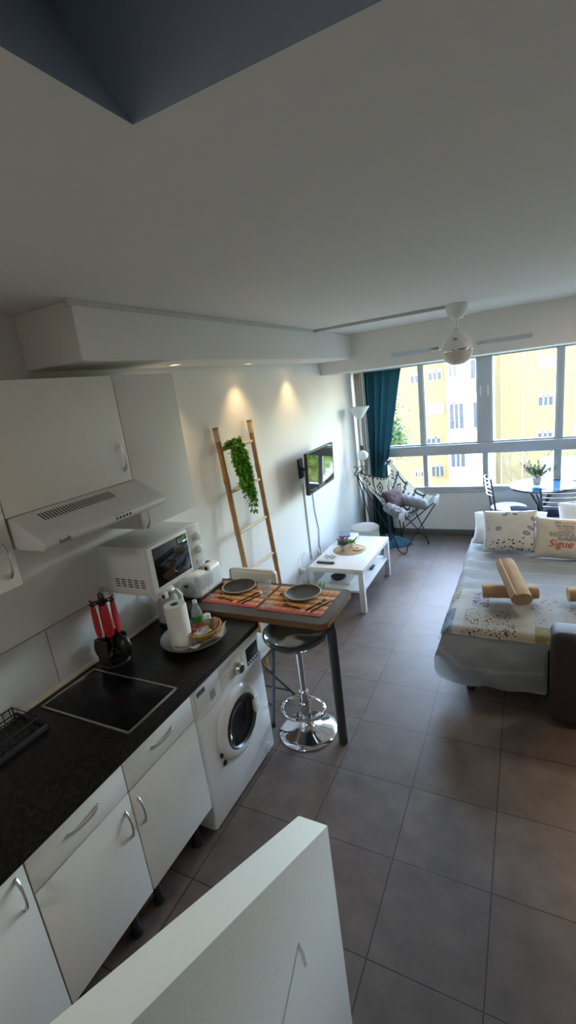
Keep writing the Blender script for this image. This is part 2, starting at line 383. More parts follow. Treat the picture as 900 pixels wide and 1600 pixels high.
def frame(o, xa, ya):
    xa = Vector(xa).normalized(); ya = Vector(ya); za = xa.cross(ya).normalized(); ya = za.cross(xa)
    m = Matrix((xa, ya, za)).transposed().to_4x4(); m.translation = Vector(o); return m
def nz3(x, y, z=0): return noise.noise(V(x, y, z))

# ------------------------------------------------------------------ room shell
XR, YB, YW, ZC = 3.7, -1.7, 6.24, 2.64
WZ0, WZ1 = .625, 2.30
struct(MB().box(-.2, XR + .2, YB - .2, YW + .2, -.12, 0).build('floor', 'floor'))
struct(MB().box(-.2, 0, YB - .2, YW + .2, 0, 3.4).build('wall_left', 'wall'))
struct(MB().box(XR, XR + .2, YB - .2, YW + .2, 0, 3.4).build('wall_right', 'wall_dim'))
struct(MB().box(0, XR, YB - .2, YB, 0, 3.4).build('wall_back', 'wall_dim'))
w = MB(); w.box(0, XR, YW, YW + .2, 0, WZ0); w.box(0, .10, YW, YW + .2, WZ0, 3.4); w.box(XR - .08, XR, YW, YW + .2, WZ0, 3.4); w.box(.10, XR - .08, YW, YW + .2, WZ1, 3.4)
struct(w.build('wall_front', 'wall'))
struct(MB().box(0, XR, YW - .014, YW, 0, .085, .002).build('baseboard_front', 'baseb'))
# ceiling with the flared recess over the stairs
RX0, RX1, RY0, RY1 = 1.462, 2.75, -.7, .745
c = MB()
for a in ((0, RX0, YB, YW), (RX1, XR, YB, YW), (RX0, RX1, RY1, YW), (RX0, RX1, YB, RY0)): c.box(*a, ZC, 3.4)
ceil = struct(c.build('ceiling', 'ceil'))
q = MB(); fl = .30
lo = [(RX0, RY0), (RX1, RY0), (RX1, RY1), (RX0, RY1)]; hi = [(RX0 - .215, RY0 - .08), (RX1 + .2, RY0 - .08), (RX1 + .2, RY1 + .083), (RX0 - .215, RY1 + .083)]
# the shaft is cut back into the slab: build its lining as the visible faces of a thick collar
ceil2 = MB()
for i in range(4):
    j = (i + 1) % 4
    ceil2.quad((*lo[i], ZC), (*lo[j], ZC), (*hi[j], ZC + fl), (*hi[i], ZC + fl))
ceil2.quad(*[(*p, ZC + fl) for p in hi])
me_c = ceil.data
# re-cut the slab so that the flared lining is in front of solid plaster
bm = bmesh.new()
def slab(x0, x1, y0, y1, tx0, tx1, ty0, ty1):
    a = [(x0, y0, ZC), (x1, y0, ZC), (x1, y1, ZC), (x0, y1, ZC)]; b2 = [(tx0, ty0, ZC + fl), (tx1, ty0, ZC + fl), (tx1, ty1, ZC + fl), (tx0, ty1, ZC + fl)]
    va = [bm.verts.new(p) for p in a]; vb = [bm.verts.new(p) for p in b2]
    bm.faces.new(va[::-1]); bm.faces.new(vb)
    for i in range(4): bm.faces.new((va[i], va[(i + 1) % 4], vb[(i + 1) % 4], vb[i]))
h0, h1 = hi[0], hi[2]
slab(0, RX0, YB, YW, 0, h0[0], YB, YW); slab(RX1, XR, YB, YW, h1[0], XR, YB, YW)
slab(RX0, RX1, RY1, YW, h0[0], h1[0], h1[1], YW); slab(RX0, RX1, YB, RY0, h0[0], h1[0], YB, h0[1])
r = bmesh.ops.create_cube(bm, size=1)
for v in r['verts']: v.co = V((v.co.x + .5) * XR, YB + (v.co.y + .5) * (YW - YB), ZC + fl + (v.co.z + .5) * .2)
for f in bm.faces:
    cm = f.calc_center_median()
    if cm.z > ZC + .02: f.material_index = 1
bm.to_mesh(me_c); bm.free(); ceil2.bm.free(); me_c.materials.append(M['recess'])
# soffit box along the left wall, dropped beam over the window, stair parapet
so = struct(MB().box(0, .376, 1.49, 5.05, 2.396, ZC, .004, 1).build('trim_1', 'wall'))
struct(MB().box(0, XR, 5.05, YW, 2.262, ZC, .004, 1).build('trim_2', 'wall'))
cd = MB(); cd.box(.376, .392, 1.46, 4.06, 2.618, ZC, .002); cd.box(.376, 1.50, 4.045, 4.075, 2.618, ZC, .002); cd.box(.368, .394, 1.462, 1.49, 2.608, ZC, .003)
struct(cd.build('trim_3', 'pipe'))
sl = .555
par = MB().prism([(.98, 0), (.98, .9), (-1.2, .9 + sl * 2.18), (-1.2, 0)], 1.442, 1.541, 'x', .004)
pw = struct(par.build('wall_stair', 'wall'))
def onpar(y, z): return (1.5425, y, z)
pm = MB().tube([onpar(.735, .776), onpar(.60, .67), onpar(.48, .575)], .0012, 6); pm.tube([onpar(.735, .776), onpar(.748, .72), onpar(.756, .66)], .001, 6)
pm.build('raised_seam', 'wall', pw)
# splashback tiles on the left wall
tl = MB(); ty = [-.15, .375, .80, 1.237, 1.66, 2.06]
gr = MB().box(.0, .004, -.15, 2.06, .89, 1.203)
grout = struct(gr.build('trim_4', 'grout'))
for a, b_ in zip(ty, ty[1:]): tl.box(.001, .009, a + .002, b_ - .002, .905, 1.2, .0015, 1)
tl.build('wall_tile', 'tile', grout)
struct(MB().tube([(.006, -.1, .892), (.006, 2.05, .892)], .019, 10).build('trim_5', 'seal'))

# window
win = bpy.data.objects.new('window_1', None); COL.objects.link(win); win.location = (1.8, YW, WZ0); win['kind'] = 'structure'
fy0, fy1 = YW + .02, YW + .085
f = MB()
X0, X1 = .10, XR - .08
f.box(X0, X1, fy0 - .03, fy1, WZ0, .675, .004); f.box(X0, X1, fy0 - .02, fy1, 1.095, 1.225, .006); f.box(X0, X1, fy0, fy1, 2.27, WZ1, .004)
f.box(X0, X0 + .05, fy0, fy1, WZ0, WZ1, .004); f.box(X1 - .05, X1, fy0, fy1, WZ0, WZ1, .004)
for xa, xb, za, zb in ((.845, .905, WZ0, 1.1), (1.578, 1.645, WZ0, 1.1), (2.36, 2.44, WZ0, 1.1), (.835, .890, 1.22, WZ1), (1.530, 1.690, 1.22, WZ1), (2.375, 2.435, 1.22, WZ1), (3.08, 3.14, WZ0, WZ1)):
    f.box(xa, xb, fy0, fy1, za, zb, .005)
# slim sash lips
for xa, xb in ((.15, .835), (.89, 1.53), (1.69, 2.375), (2.435, 3.08), (3.14, 3.57)):
    f.box(xa, xb, fy0 + .012, fy1 - .01, 1.22, 1.245, .003); f.box(xa, xb, fy0 + .012, fy1 - .01, 2.245, 2.27, .003)
    for x in (xa, xb - .012): f.box(x, x + .012, fy0 + .012, fy1 - .01, 1.22, 2.27, .002)
f.build('window_frame', 'alu', win)
pn = ((.15, .845, .67, 1.1), (.905, 1.578, .67, 1.1), (1.645, 2.36, .67, 1.1), (2.44, 3.08, .67, 1.1), (3.14, 3.57, .67, 1.1), (.15, .835, 1.22, 2.27), (.89, 1.53, 1.22, 2.27), (1.69, 2.375, 1.22, 2.27), (2.435, 3.08, 1.22, 2.27), (3.14, 3.57, 1.22, 2.27))
for xa, xb, za, zb in pn: MB().box(xa - .004, xb + .004, YW + .05, YW + .056, za - .004, zb + .004).build('pane', 'pane', win)
for x in (1.568, 1.652): MB().box(x - .009, x + .009, fy0 - .012, fy0 + .001, 1.80, 1.92, .004).build('latch', 'white', win)
struct(MB().box(.02, XR - .02, YW - .03, YW + .0, WZ0 - .02, WZ0, .004).build('trim_6', 'alu'))

# ------------------------------------------------------------------ kitchen base run
XD = .665
def handle(p, axis, ln, parent, out=(1, 0, 0), name='handle', pr=.022):
    a = Vector(axis).normalized(); p = Vector(p); o_ = Vector(out)
    pts = []; rs = []
    for i in range(13):
        s_ = -1 + i / 6; pts.append(p + a * (s_ * ln / 2) + o_ * (pr * (1 - s_ * s_) ** .6 if abs(s_) < 1 else 0)); rs.append(.0042 + .003 * s_ * s_)
    h = MB().tube(pts, rs, 8)
    for s_ in (-1, 1): h.lathe([(0, 0), (.010, 0), (.008, .004), (0, .005)], p + a * (s_ * ln / 2) - o_ * .0015, 10, out)
    return h.build(name, 'metal', parent)
def base_unit(y0, y1, label, drawer, hy):
    u = thing('base_cabinet', label, 'kitchen cabinet', ((.03), (y0 + y1) / 2, 0), 'white base cabinets')
    b = MB(); b.box(.03, XD - .02, y0, y0 + .016, .17, .855); b.box(.03, XD - .02, y1 - .016, y1, .17, .855); b.box(.03, XD - .02, y0, y1, .17, .186); b.box(.03, .04, y0, y1, .17, .855); b.box(.03, XD - .02, y0, y1, .84, .855)
    b.build('body', 'cab', u)
    for x in (.10, .585):
        for y in (y0 + .07, y1 - .07): MB().lathe([(0, 0), (.028, 0), (.026, .02), (.019, .03), (.019, .14), (.03, .15), (.03, .17), (0, .17)], (x, y, .0), 16).build('leg', 'black', u)
    g = .0022
    zt = .708 if drawer else .85
    d = MB().box(XD - .018, XD, y0 + g, y1 - g, .19, zt - g, .0018).build('door', 'cab', u)
    if drawer:
        dr = MB().box(XD - .018, XD, y0 + g, y1 - g, .712 + g, .852, .0018).build('drawer', 'cab', u)
        handle((XD, (y0 + y1) / 2 + .005, .79), (0, 1, 0), .13, dr)
        handle((XD, hy, .585), (0, 0, 1), .12, d)
    else: handle((XD, hy, .757), (0, 0, 1), .12, d)
    return u
base_unit(-.06, .569, 'white base cabinet with one tall door and no drawer, nearest the stair parapet', False, .535)
base_unit(.571, .984, 'white base cabinet with drawer under the hob-side worktop, between plain door and washing machine neighbour', True, .948)
base_unit(.986, 1.416, 'white base cabinet with drawer standing right against the washing machine', True, 1.018)
ct = MB().box(.0, .678, -.12, 2.06, .855, .89, .004)
tag(ct.build('worktop', 'worktop', loc=(.34, 1, .855)), 'long dark speckled worktop over the base cabinets and washing machine', 'worktop')
# hob
hb = thing('ceramic_hob', 'black glass hob with pale metal frame set into the dark worktop', 'hob', (.34, 1.24, .89))
MB().box(.070, .612, 1.090, 1.388, .89, .8955, .002).build('glass_plate', 'hob', hb)
fr_ = MB()
for a in ((.062, .620, 1.082, 1.092), (.062, .620, 1.386, 1.396), (.062, .072, 1.082, 1.396), (.610, .620, 1.082, 1.396)): fr_.box(*a, .89, .8975, .0015)
fr_.build('frame', 'metal', hb)
# washing machine
wm = thing('washing_machine', 'white front-loading washing machine under the end of the dark worktop', 'washing machine', (.34, 1.745, 0))
XW = .660
y0, y1 = 1.424, 2.066
MB().box(.06, XW - .02, y0, y1, .012, .852, .008).build('body', 'white2', wm)
fp = MB()
fp.prism([(y0 + .002, .02), (y1 - .002, .02), (y1 - .002, .848), (y0 + .002, .848)], XW - .03, XW, 'x', .012)
fp.build('front_panel', 'white2', wm)
for y in (y0 + .06, y1 - .06):
    for x in (.12, .58): MB().lathe([(0, 0), (.022, 0), (.022, .012), (.012, .016), (0, .016)], (x, y, 0), 12).build('foot', 'black', wm)
cy_, cz_ = 1.748, .452
ringp = [(.200, -.002), (.200, .004), (.193, .016), (.175, .026), (.150, .030), (.140, .022), (.130, .004), (.130, -.004)]
dr = MB().lathe(ringp, (XW, cy_, cz_), 56, (1, 0, 0)).build('door', 'white2', wm)
MB().lathe([(.148, .021), (.136, .019), (.118, .009), (.07, .006), (0, .005)], (XW + .001, cy_, cz_), 48, (1, 0, 0)).build('door_glass', 'dglass', dr)
MB().lathe([(.148, .0285), (.140, .0305), (.133, .022), (.128, .012), (.126, .006)], (XW, cy_, cz_), 48, (1, 0, 0)).build('chrome_ring', 'steelgrey', dr)
MB().box(XW + .012, XW + .034, cy_ + .128, cy_ + .168, cz_ - .045, cz_ + .045, .006).build('door_handle', 'white', dr)
for dz in (-.07, -.13): MB().box(XW, XW + .012, cy_ - .2 + (.012 if dz < -.1 else -.002), cy_ - .185 + (.02 if dz < -.1 else 0), cz_ + dz - .012, cz_ + dz + .012, .002).build('hinge', 'black', dr)
MB().lathe([(0, 0), (.036, 0), (.035, .010), (.030, .012), (.027, .034), (.024, .038), (0, .038)], (XW, 1.806, .742), 32, (1, 0, 0)).build('programme_dial', 'metal', wm)
MB().lathe([(0, .0375), (.021, .0375), (.021, .0395), (0, .040)], (XW, 1.806, .742), 28, (1, 0, 0)).build('dial_cap', 'black', wm)
MB().box(XW - .001, XW + .0015, 1.913, 2.038, .682, .786, .001).build('display_panel', 'black', wm)
for i in range(5): MB().lathe([(0, 0), (.0065, 0), (.006, .003), (0, .0035)], (XW + .0012, 1.926 + i * .0235, .698), 12, (1, 0, 0)).build('button', 'white', wm)
dw = MB().box(XW - .002, XW + .003, 1.447, 1.655, .693, .835, .006).build('detergent_drawer', 'white2', wm)
MB().box(XW + .0025, XW + .0035, 1.555, 1.60, .715, .765, .001).build('pull_recess', 'pot', dw)
bl = MB(); 
random.seed(3)
yy = 1.462
for wd in (.009, .006, .009, .005, .009, .008): bl.box(XW + .003, XW + .0042, yy, yy + wd, .797, .822); yy += wd + .0035
bl.build('brand_lettering', 'ink', wm)
mk = MB()
for i in range(9):
    an = PI * (.18 + i * .085); mk.box(XW - .001, XW + .0008, 1.806 - .062 - .012 * (i % 2), 1.806 - .046, .742 + .07 - i * .017, .742 + .0735 - i * .017)
mk.build('programme_marking', 'pot', wm); mk = MB()
for i in range(6): mk.box(XW - .001, XW + .0008, 1.852, 1.878, .742 + .055 - i * .011, .742 + .058 - i * .011)
MB().box(XW - .001, XW + .0008, 1.665, 1.735, .757, .761).build('model_marking', 'pot', wm)
mk.build('programme_marking', 'pot', wm)
MB().lathe([(.034, -.001), (.034, .0015), (.031, .002), (0, .002)], (XW, 1.985, .062), 28, (1, 0, 0)).build('filter_cover', 'white', wm)

# ------------------------------------------------------------------ wall cabinets, hood, microwave
def wall_unit(y0, y1, z0, z1, label, hpos):
    u = thing('wall_cabinet', label, 'kitchen cabinet', (0, (y0 + y1) / 2, z0), 'white wall cabinets')
    MB().box(.002, .312, y0, y1, z0, z1, .001).build('body', 'cab', u)
    d = MB().box(.314, .332, y0 + .0018, y1 - .0018, z0, z1, .0018).build('door', 'cab', u)
    handle((.332, hpos[0], hpos[1]), (0, 0, 1), .125, d)
wall_unit(.40, 1.010, 1.574, 2.334, 'white wall cabinet nearest the camera, left of the extractor hood', (.972, 1.683))
wall_unit(1.012, 1.672, 1.836, 2.334, 'white wall cabinet directly above the extractor hood', (1.633, 1.952))
wall_unit(1.674, 2.113, 1.574, 2.334, 'white wall cabinet beyond the extractor hood, above the microwave', (1.706, 1.640))
hd = thing('extractor_hood', 'light grey slimline extractor hood with slotted top under the wall cabinets', 'extractor hood', (0, 1.35, 1.70))
prof = [(.003, 1.834), (.338, 1.834), (.478, 1.757), (.494, 1.744), (.500, 1.730), (.497, 1.716), (.485, 1.708), (.003, 1.708)]
MB().prism(prof, 1.022, 1.692, 'y', .004).build('body', plain('hood_grey', (.60, .60, .59), .35, .0, var=.02), hd)
dx, dz = (.478 - .338), (1.757 - 1.834); ln = math.hypot(dx, dz)
def onhood(t_, y, h=0): return V(.338 + dx * t_ - dz / ln * h, y, 1.834 + dz * t_ + dx / ln * h)
sv = MB()
for i in range(26):
    y = 1.120 + i * .0142
    sv.quad(onhood(.14, y, .0006), onhood(.14, y + .0068, .0006), onhood(.46, y + .0068, .0006), onhood(.46, y, .0006))
sv.build('vent_slot', 'gap', hd)
for i in range(5): MB().lathe([(0, 0), (.0055, 0), (.005, .004), (0, .005)], (.498, 1.376 + i * .0195, 1.729), 10, (1, 0, .15)).build('button', 'black', hd)
mk = MB()
for i in range(5): mk.box(.4955, .4965, 1.374 + i * .0195, 1.379 + i * .0195, 1.742, 1.745)
mk.build('button_mark', 'ink', hd)
put_text('kunft', .026, frame((.5015, 1.085, 1.7195), (0, 1, 0), (-.18, 0, 1)), 'ink', 'brand_lettering', hd, .0006)
# microwave on wall brackets
mwv = thing('microwave', 'white microwave oven with black glass door, up on wall brackets beside the hood', 'microwave', (.2, 1.785, 1.255))
MB().box(.085, .405, 1.572, 2.0, 1.262, 1.513, .005).build('body', 'white', mwv)
MB().box(.405, .424, 1.572, 1.885, 1.264, 1.511, .004).build('door', 'white', mwv)
MB().box(.4235, .4255, 1.604, 1.872, 1.290, 1.495, .001).build('door_glass', 'screen', mwv)
MB().box(.405, .422, 1.888, 2.0, 1.264, 1.511, .004).build('control_panel', 'white', mwv)
for z in (1.447, 1.370): MB().lathe([(0, 0), (.024, 0), (.022, .018), (.018, .020), (0, .020)], (.422, 1.954, z), 24, (1, 0, 0)).build('knob', 'white', mwv)
MB().box(.422, .427, 1.925, 1.985, 1.282, 1.315, .003).build('door_button', 'white', mwv)
vt = MB()
for i in range(5):
    for j in range(4): vt.box(.165 + i * .043, .195 + i * .043, 1.5712, 1.5718, 1.295 + j * .0125, 1.301 + j * .0125)
vt.build('side_vent', 'gap', mwv)
for y in (1.60, 1.965): 
    br_ = MB(); br_.box(.0, .455, y, y + .026, 1.234, 1.258, .003); br_.box(.0, .012, y, y + .026, 1.10, 1.258, .002); br_.box(.43, .456, y, y + .026, 1.232, 1.266, .004)
    tag(br_.build('wall_bracket', 'white', loc=(0, y, 1.234)), 'white wall bracket arm under the %s end of the microwave' % ('hob' if y < 1.8 else 'toaster'), 'bracket', 'microwave brackets')

# things on top of the wall cabinets
gb = MB().lathe([(.0, .0), (.045, .0), (.05, .004), (.03, .012), (.012, .03), (.03, .06), (.055, .09), (.052, .09), (.028, .06), (.008, .03), (0, .016)], (.22, 1.02, 2.334), 24)
tag(gb.build('glass_bowl', 'tumbler', loc=(.22, 1.02, 2.334)), 'small clear glass dish on top of the wall cabinets', 'dish')
cb = MB().tube([(.24, 1.15, 2.340), (.23, 1.10, 2.342), (.25, 1.06, 2.36), (.22, 1.02, 2.345), (.2, .9, 2.34)], .004, 6).box(.235, .262, 1.15, 1.185, 2.334, 2.352, .003)
tag(cb.build('power_cord', 'black', loc=(.24, 1.12, 2.334)), 'black plug and cord lying on top of the wall cabinets', 'cord')

# ------------------------------------------------------------------ worktop clutter
# carousel of utensils
ux, uy = .125, 1.49
us = thing('utensil_stand', 'black carousel stand with a top ring of hooks by the tiled wall', 'utensil stand', (ux, uy, .89))
MB().lathe([(0, 0), (.075, 0), (.078, .006), (.07, .014), (.02, .02), (0, .02)], (ux, uy, .89), 28).build('base', 'black', us)
MB().tube([(ux, uy, .905), (ux, uy, 1.255)], .008, 10).build('pole', 'black', us)
hk = MB().lathe([(0, 0), (.03, 0), (.032, .006), (.02, .012), (0, .012)], (ux, uy, 1.235), 20)
for i in range(6):
    a = i * PI / 3 + .4; d = V(math.cos(a), math.sin(a), 0); p = V(ux, uy, 1.24)
    hk.tube([p + d * .025, p + d * .06, p + d * .066 + V(0, 0, .012)], .004, 6)
hk.build('hook_ring', 'black', us)
MB().tube([(ux + .018 * math.cos(2 * PI * i / 14), uy, 1.268 + .018 * math.sin(2 * PI * i / 14)) for i in range(14)], .004, 6, True).build('carry_loop', 'black', us)
kinds = ['ladle', 'slotted spatula', 'pasta server', 'serving spoon', 'solid spatula', 'potato masher']
names = ['ladle', 'slotted_spatula', 'pasta_server', 'serving_spoon', 'spatula', 'potato_masher']
spot = ['facing the worktop edge', 'on the side toward the microwave', 'on the side toward the paper towel', 'nearest the wall tiles', 'on the side toward the hob', 'nearest the hob corner']
for i in range(6):
    a = i * PI / 3 + .4; d = V(math.cos(a), math.sin(a), 0); c = V(ux, uy, 0) + d * .056; tn = V(-d.y, d.x, 0)
    ut = thing(names[i], 'red-handled black %s hanging from the carousel stand, %s' % (kinds[i], spot[i]), 'kitchen utensil', (c.x, c.y, .92), 'hanging red-handled utensils')
    hm = MB()
    hm.grid(lambda u, v, c=c, d=d, tn=tn: c + V(0, 0, 1.238 - .175 * v) + (tn * math.cos(2 * PI * u) * (.020 + .010 * v) + d * math.sin(2 * PI * u) * (.009 + .003 * v)) * (math.sin(PI * min(1, max(.0, v * .92 + .05))) ** .25), 14, 10, True)
    hm.build('handle', 'red', ut)
    sh = MB().tube([c + V(0, 0, 1.085), c + V(0, 0, 1.0)], .006, 8); sh.build('shaft', 'black', ut)
    hd_ = MB()
    b0 = c + d * .004
    if i == 2:
        hd_.grid(lambda u, v: b0 + V(0, 0, 1.05 - .13 * v) + tn * ((u - .5) * (.04 + .055 * v)) + d * (.02 * v * v), 6, 6)
        for j in range(6): hd_.tube([b0 + V(0, 0, 1.005 - .016 * j) + tn * (.026 + .003 * j), b0 + V(0, 0, 1.0 - .016 * j) + tn * (.054 + .003 * j)], [.006, .003], 6)
    elif i in (1, 4): hd_.box(-.046, .046, -.003, .003, -.115, .03, .002, mat=frame(b0 + V(0, 0, 1.015), tn, d) @ Matrix.Rotation(PI / 2, 4, 'X') if False else Matrix(((tn.x, d.x, 0, b0.x), (tn.y, d.y, 0, b0.y), (0, 0, 1, 1.012), (0, 0, 0, 1))))
    elif i == 5:
        hd_.tube([b0 + V(0, 0, 1.0), b0 + tn * .03 + V(0, 0, .97), b0 + tn * .03 + V(0, 0, .93), b0 - tn * .03 + V(0, 0, .93), b0 - tn * .03 + V(0, 0, .97), b0 + V(0, 0, 1.0)], .005, 8)
    else: hd_.ball(b0 + V(0, 0, .975), .060, (.75 if i else .85, .6, 1.1), 2)
    hd_.build('head', 'black', ut)
# draining rack
rk = thing('dish_rack', 'black wire draining rack in its tray at the near end of the worktop', 'dish rack', (.115, .77, .89))
tr_ = MB()
tr_.box(.004, .232, .52, 1.005, .89, .896, .002)
for a in ((.004, .232, .52, .528), (.004, .232, .997, 1.005), (.004, .012, .52, 1.005), (.224, .232, .52, 1.005)): tr_.box(*a, .893, .915, .002)
tr_.build('drip_tray', 'blackmat', rk)
wr = MB()
loop = [(.022, .54, .955), (.212, .54, .955), (.212, .985, .955), (.022, .985, .955)]
wr.tube(loop, .0035, 6, True); wr.tube([(x, y, .903) for x, y, z in loop], .003, 6, True)
for x, y, z in loop: wr.tube([(x, y, .897), (x, y, .958)], .0035, 6)
wr.build('wire_basket', 'black', rk)
for i in range(14):
    y = .56 + i * .0315
    MB().tube([(.022, y, .955), (.026, y, .91), (.06, y, .905), (.09, y, .945), (.117, y, .956), (.145, y, .945), (.175, y, .905), (.208, y, .91), (.212, y, .955)], .0024, 6).build('wire_divider', 'black', rk)
# kettle
kt = thing('electric_kettle', 'white and grey electric kettle in the corner under the microwave', 'kettle', (.13, 1.945, .89))
MB().lathe([(0, 0), (.078, 0), (.080, .012), (.074, .018), (0, .018)], (.13, 1.945, .89), 28).build('base', 'black', kt)
MB().lathe([(0, .018), (.076, .018), (.078, .03), (.070, .12), (.058, .19), (.05, .205), (0, .208)], (.13, 1.945, .89), 32).build('body', plain('kettle_grey', (.40, .40, .40), .35), kt)
MB().lathe([(.05, .205), (.046, .216), (.012, .222), (.01, .234), (0, .236)], (.13, 1.945, .89), 24).build('lid', 'white', kt)
MB().tube([(.19, 1.935, 1.09), (.225, 1.93, 1.105), (.248, 1.927, 1.08), (.25, 1.925, 1.03), (.243, 1.925, .975), (.222, 1.928, .935), (.198, 1.935, .93)], [.012, .014, .015, .016, .015, .013, .01], 12).build('handle', 'white', kt)
MB().tube([(.10, 1.885, 1.06), (.088, 1.862, 1.085)], [.022, .012], 10).build('spout', 'white', kt)
# wall cable and plug
tag(MB().tube([(.012, 1.83, 1.235), (.014, 1.835, 1.10), (.03, 1.85, 1.0), (.035, 1.88, .945), (.02, 1.915, .96), (.012, 1.92, .985)], .0035, 6).box(.009, .02, 1.895, 1.945, .965, 1.015, .004).build('wall_cable', 'offwhite', loc=(.012, 1.87, .94)), 'white cable hanging from the microwave to a plug above the worktop', 'cable')
# tray with its load
tx, tyy = .418, 1.79
ty_ = MB().lathe([(0, 0), (.12, 0), (.150, .008), (.178, .030), (.183, .032), (.182, .037), (.174, .035), (.146, .013), (.118, .006), (0, .006)], (tx, tyy, .89), 48)
tag(ty_.build('serving_platter', plain('grey_stoneware', (.20, .205, .195), .3), loc=(tx, tyy, .89)), 'round grey platter on the worktop holding paper towel and basket', 'platter')
def napkin(u, v):
    a = -1.5 + u * 2.3; rr = .120 + .070 * v
    z = .917 + .036 * v ** 1.5 + .012 * math.sin(u * 16) * v + .004 * math.sin(u * 37) * v
    return V(tx + rr * math.cos(a) * (1 + .04 * math.sin(u * 13)), tyy + rr * math.sin(a), z)
tag(MB().grid(napkin, 40, 8).build('paper_napkin', 'paper', loc=(tx + .1, tyy - .1, .9)), 'crumpled white napkin spread along the front rim of the platter', 'napkin')
px_, py_ = .400, 1.708
pt_ = thing('paper_towel_roll', 'upright white kitchen paper roll standing on the grey platter', 'paper towel', (px_, py_, .897))
MB().lathe([(.022, .25), (.056, .25), (.0575, .247), (.0575, .003), (.056, 0), (.022, 0)], (px_, py_, .897), 36).build('paper', 'paper', pt_)
MB().lathe([(.0218, .249), (.0195, .249), (.0195, .001), (.0218, .001)], (px_, py_, .897), 24).build('core', plain('cardboard', (.20, .15, .11), .8), pt_)
MB().grid(lambda u, v: V(px_ + (.0575 + .004 * u) * math.cos(.2 + u * .5), py_ + (.0575 + .004 * u) * math.sin(.2 + u * .5), .9 + .245 * v), 8, 2).build('loose_sheet', 'paper', pt_)
def bottle(x, y, h, lab, label, r=.031):
    b = thing('water_bottle', label, 'bottle', (x, y, .897), 'small bottles on the platter')
    MB().lathe([(0, 0), (r * .9, 0), (r, .006), (r, h * .55), (r * .92, h * .62), (r * .55, h * .80), (.011, h * .88), (.011, h * .93), (0, h * .93)], (x, y, .897), 24).build('body', 'water', b)
    MB().lathe([(0, 0), (.0135, 0), (.0135, h * .085), (.012, h * .095), (0, h * .095)], (x, y, .897 + h * .905), 18).build('cap', 'white', b)
    if lab: MB().lathe([(r + .0008, h * .16), (r + .0012, h * .17), (r + .0012, h * .48), (r + .0008, h * .49)], (x, y, .897), 24).build('label_band', 'green', b)
bottle(.385, 1.885, .185, True, 'clear water bottle with bright green label, standing behind the bread basket')
bottle(.335, 1.830, .165, False, 'clear blue-tinted bottle half hidden behind the paper towel roll', .024)
jr = thing('glass_jar', 'little glass jar with pale lid at the right of the green-labelled bottle', 'jar', (.455, 1.885, .897))
MB().lathe([(0, 0), (.024, 0), (.026, .006), (.026, .075), (.018, .085), (0, .085)], (.455, 1.885, .897), 20).build('body', 'tumbler', jr)
MB().lathe([(0, .084), (.021, .084), (.021, .102), (.019, .105), (0, .105)], (.455, 1.885, .897), 20).build('lid', 'white', jr)
# boat shaped basket
bx, by = .485, 1.805
BA = V(.52, .85, 0).normalized(); BB = V(BA.y, -BA.x, 0)
def basket(u, v, k=1.0):
    a = 2 * PI * u; e = .5 + .5 * v; z = .903 + .045 * v + .030 * v * abs(math.cos(a)) ** 3
    p = V(bx, by, z) + BA * (math.cos(a) * .100 * e * k) + BB * (math.sin(a) * .060 * e * k)
    return p
bk = thing('bread_basket', 'yellow boat-shaped woven basket at the front of the platter', 'basket', (bx, by, .897))
q = MB().grid(lambda u, v: basket(u, v), 36, 8, True); q.grid(lambda u, v: basket(u, v, .93) + V(0, 0, .003), 36, 8, True)
q.lathe([(0, 0), (.032, 0), (.032, .004), (0, .004)], (bx, by, .898), 20)
q.build('shell', 'yellowb', bk)
MB().tube([basket(i / 36, 1) for i in range(36)], .004, 6, True).build('rim', 'yellowb', bk)
tag(MB().grid(lambda u, v: V(bx, by, 0) + BA * (-.075 + .11 * u) + BB * (-.04 + .08 * v) + V(0, 0, .945 + .014 * math.sin(u * 7 + v * 4) * math.sin(v * 6) + .02 * u * (1 - u)), 16, 16).build('basket_liner', 'paper', loc=(bx, by, .95)), 'folded white paper lying inside the yellow basket', 'napkin')
random.seed(5)
for i, (ox, oy, oz, sc) in enumerate([(.040, .055, .972, 1.25), (.018, .062, .966, 1.1), (.052, .028, .970, 1.15)]):
    q = MB().lathe([(0, 0), (.020, 0), (.024, .004), (.024, .009), (.019, .013), (0, .0135)], (0, 0, 0), 18)
    for v in q.bm.verts: v.co = Matrix.Rotation(.9 + .3 * i, 3, 'Y') @ v.co * sc + V(bx + ox, by + oy, oz)
    tag(q.build('biscuit', 'cookie', loc=(bx + ox, by + oy, oz)), ['brown biscuit leaning highest in the yellow basket by the jar', 'brown biscuit tucked against the green bottle in the basket', 'brown biscuit nearest the worktop edge in the yellow basket'][i], 'biscuit', 'biscuits in the basket')
for i, (ox, oy, oz) in enumerate([(-.045, -.010, .975), (-.030, -.045, .965), (-.055, -.045, .968), (-.020, .015, .978)]):
    q = MB().ball((bx + ox, by + oy, oz), .013, (1.3, .9, .8), 2)
    q.leaf(V(bx + ox, by + oy - .012, oz), V(0, -1, .3), .018, .008); q.leaf(V(bx + ox, by + oy + .012, oz), V(0, 1, .3), .018, .008)
    tag(q.build('wrapped_sweet', 'candy', loc=(bx + ox, by + oy, oz)), 'red wrapped sweet among those heaped at the paper towel end of the basket', 'sweet', 'red sweets in the basket')

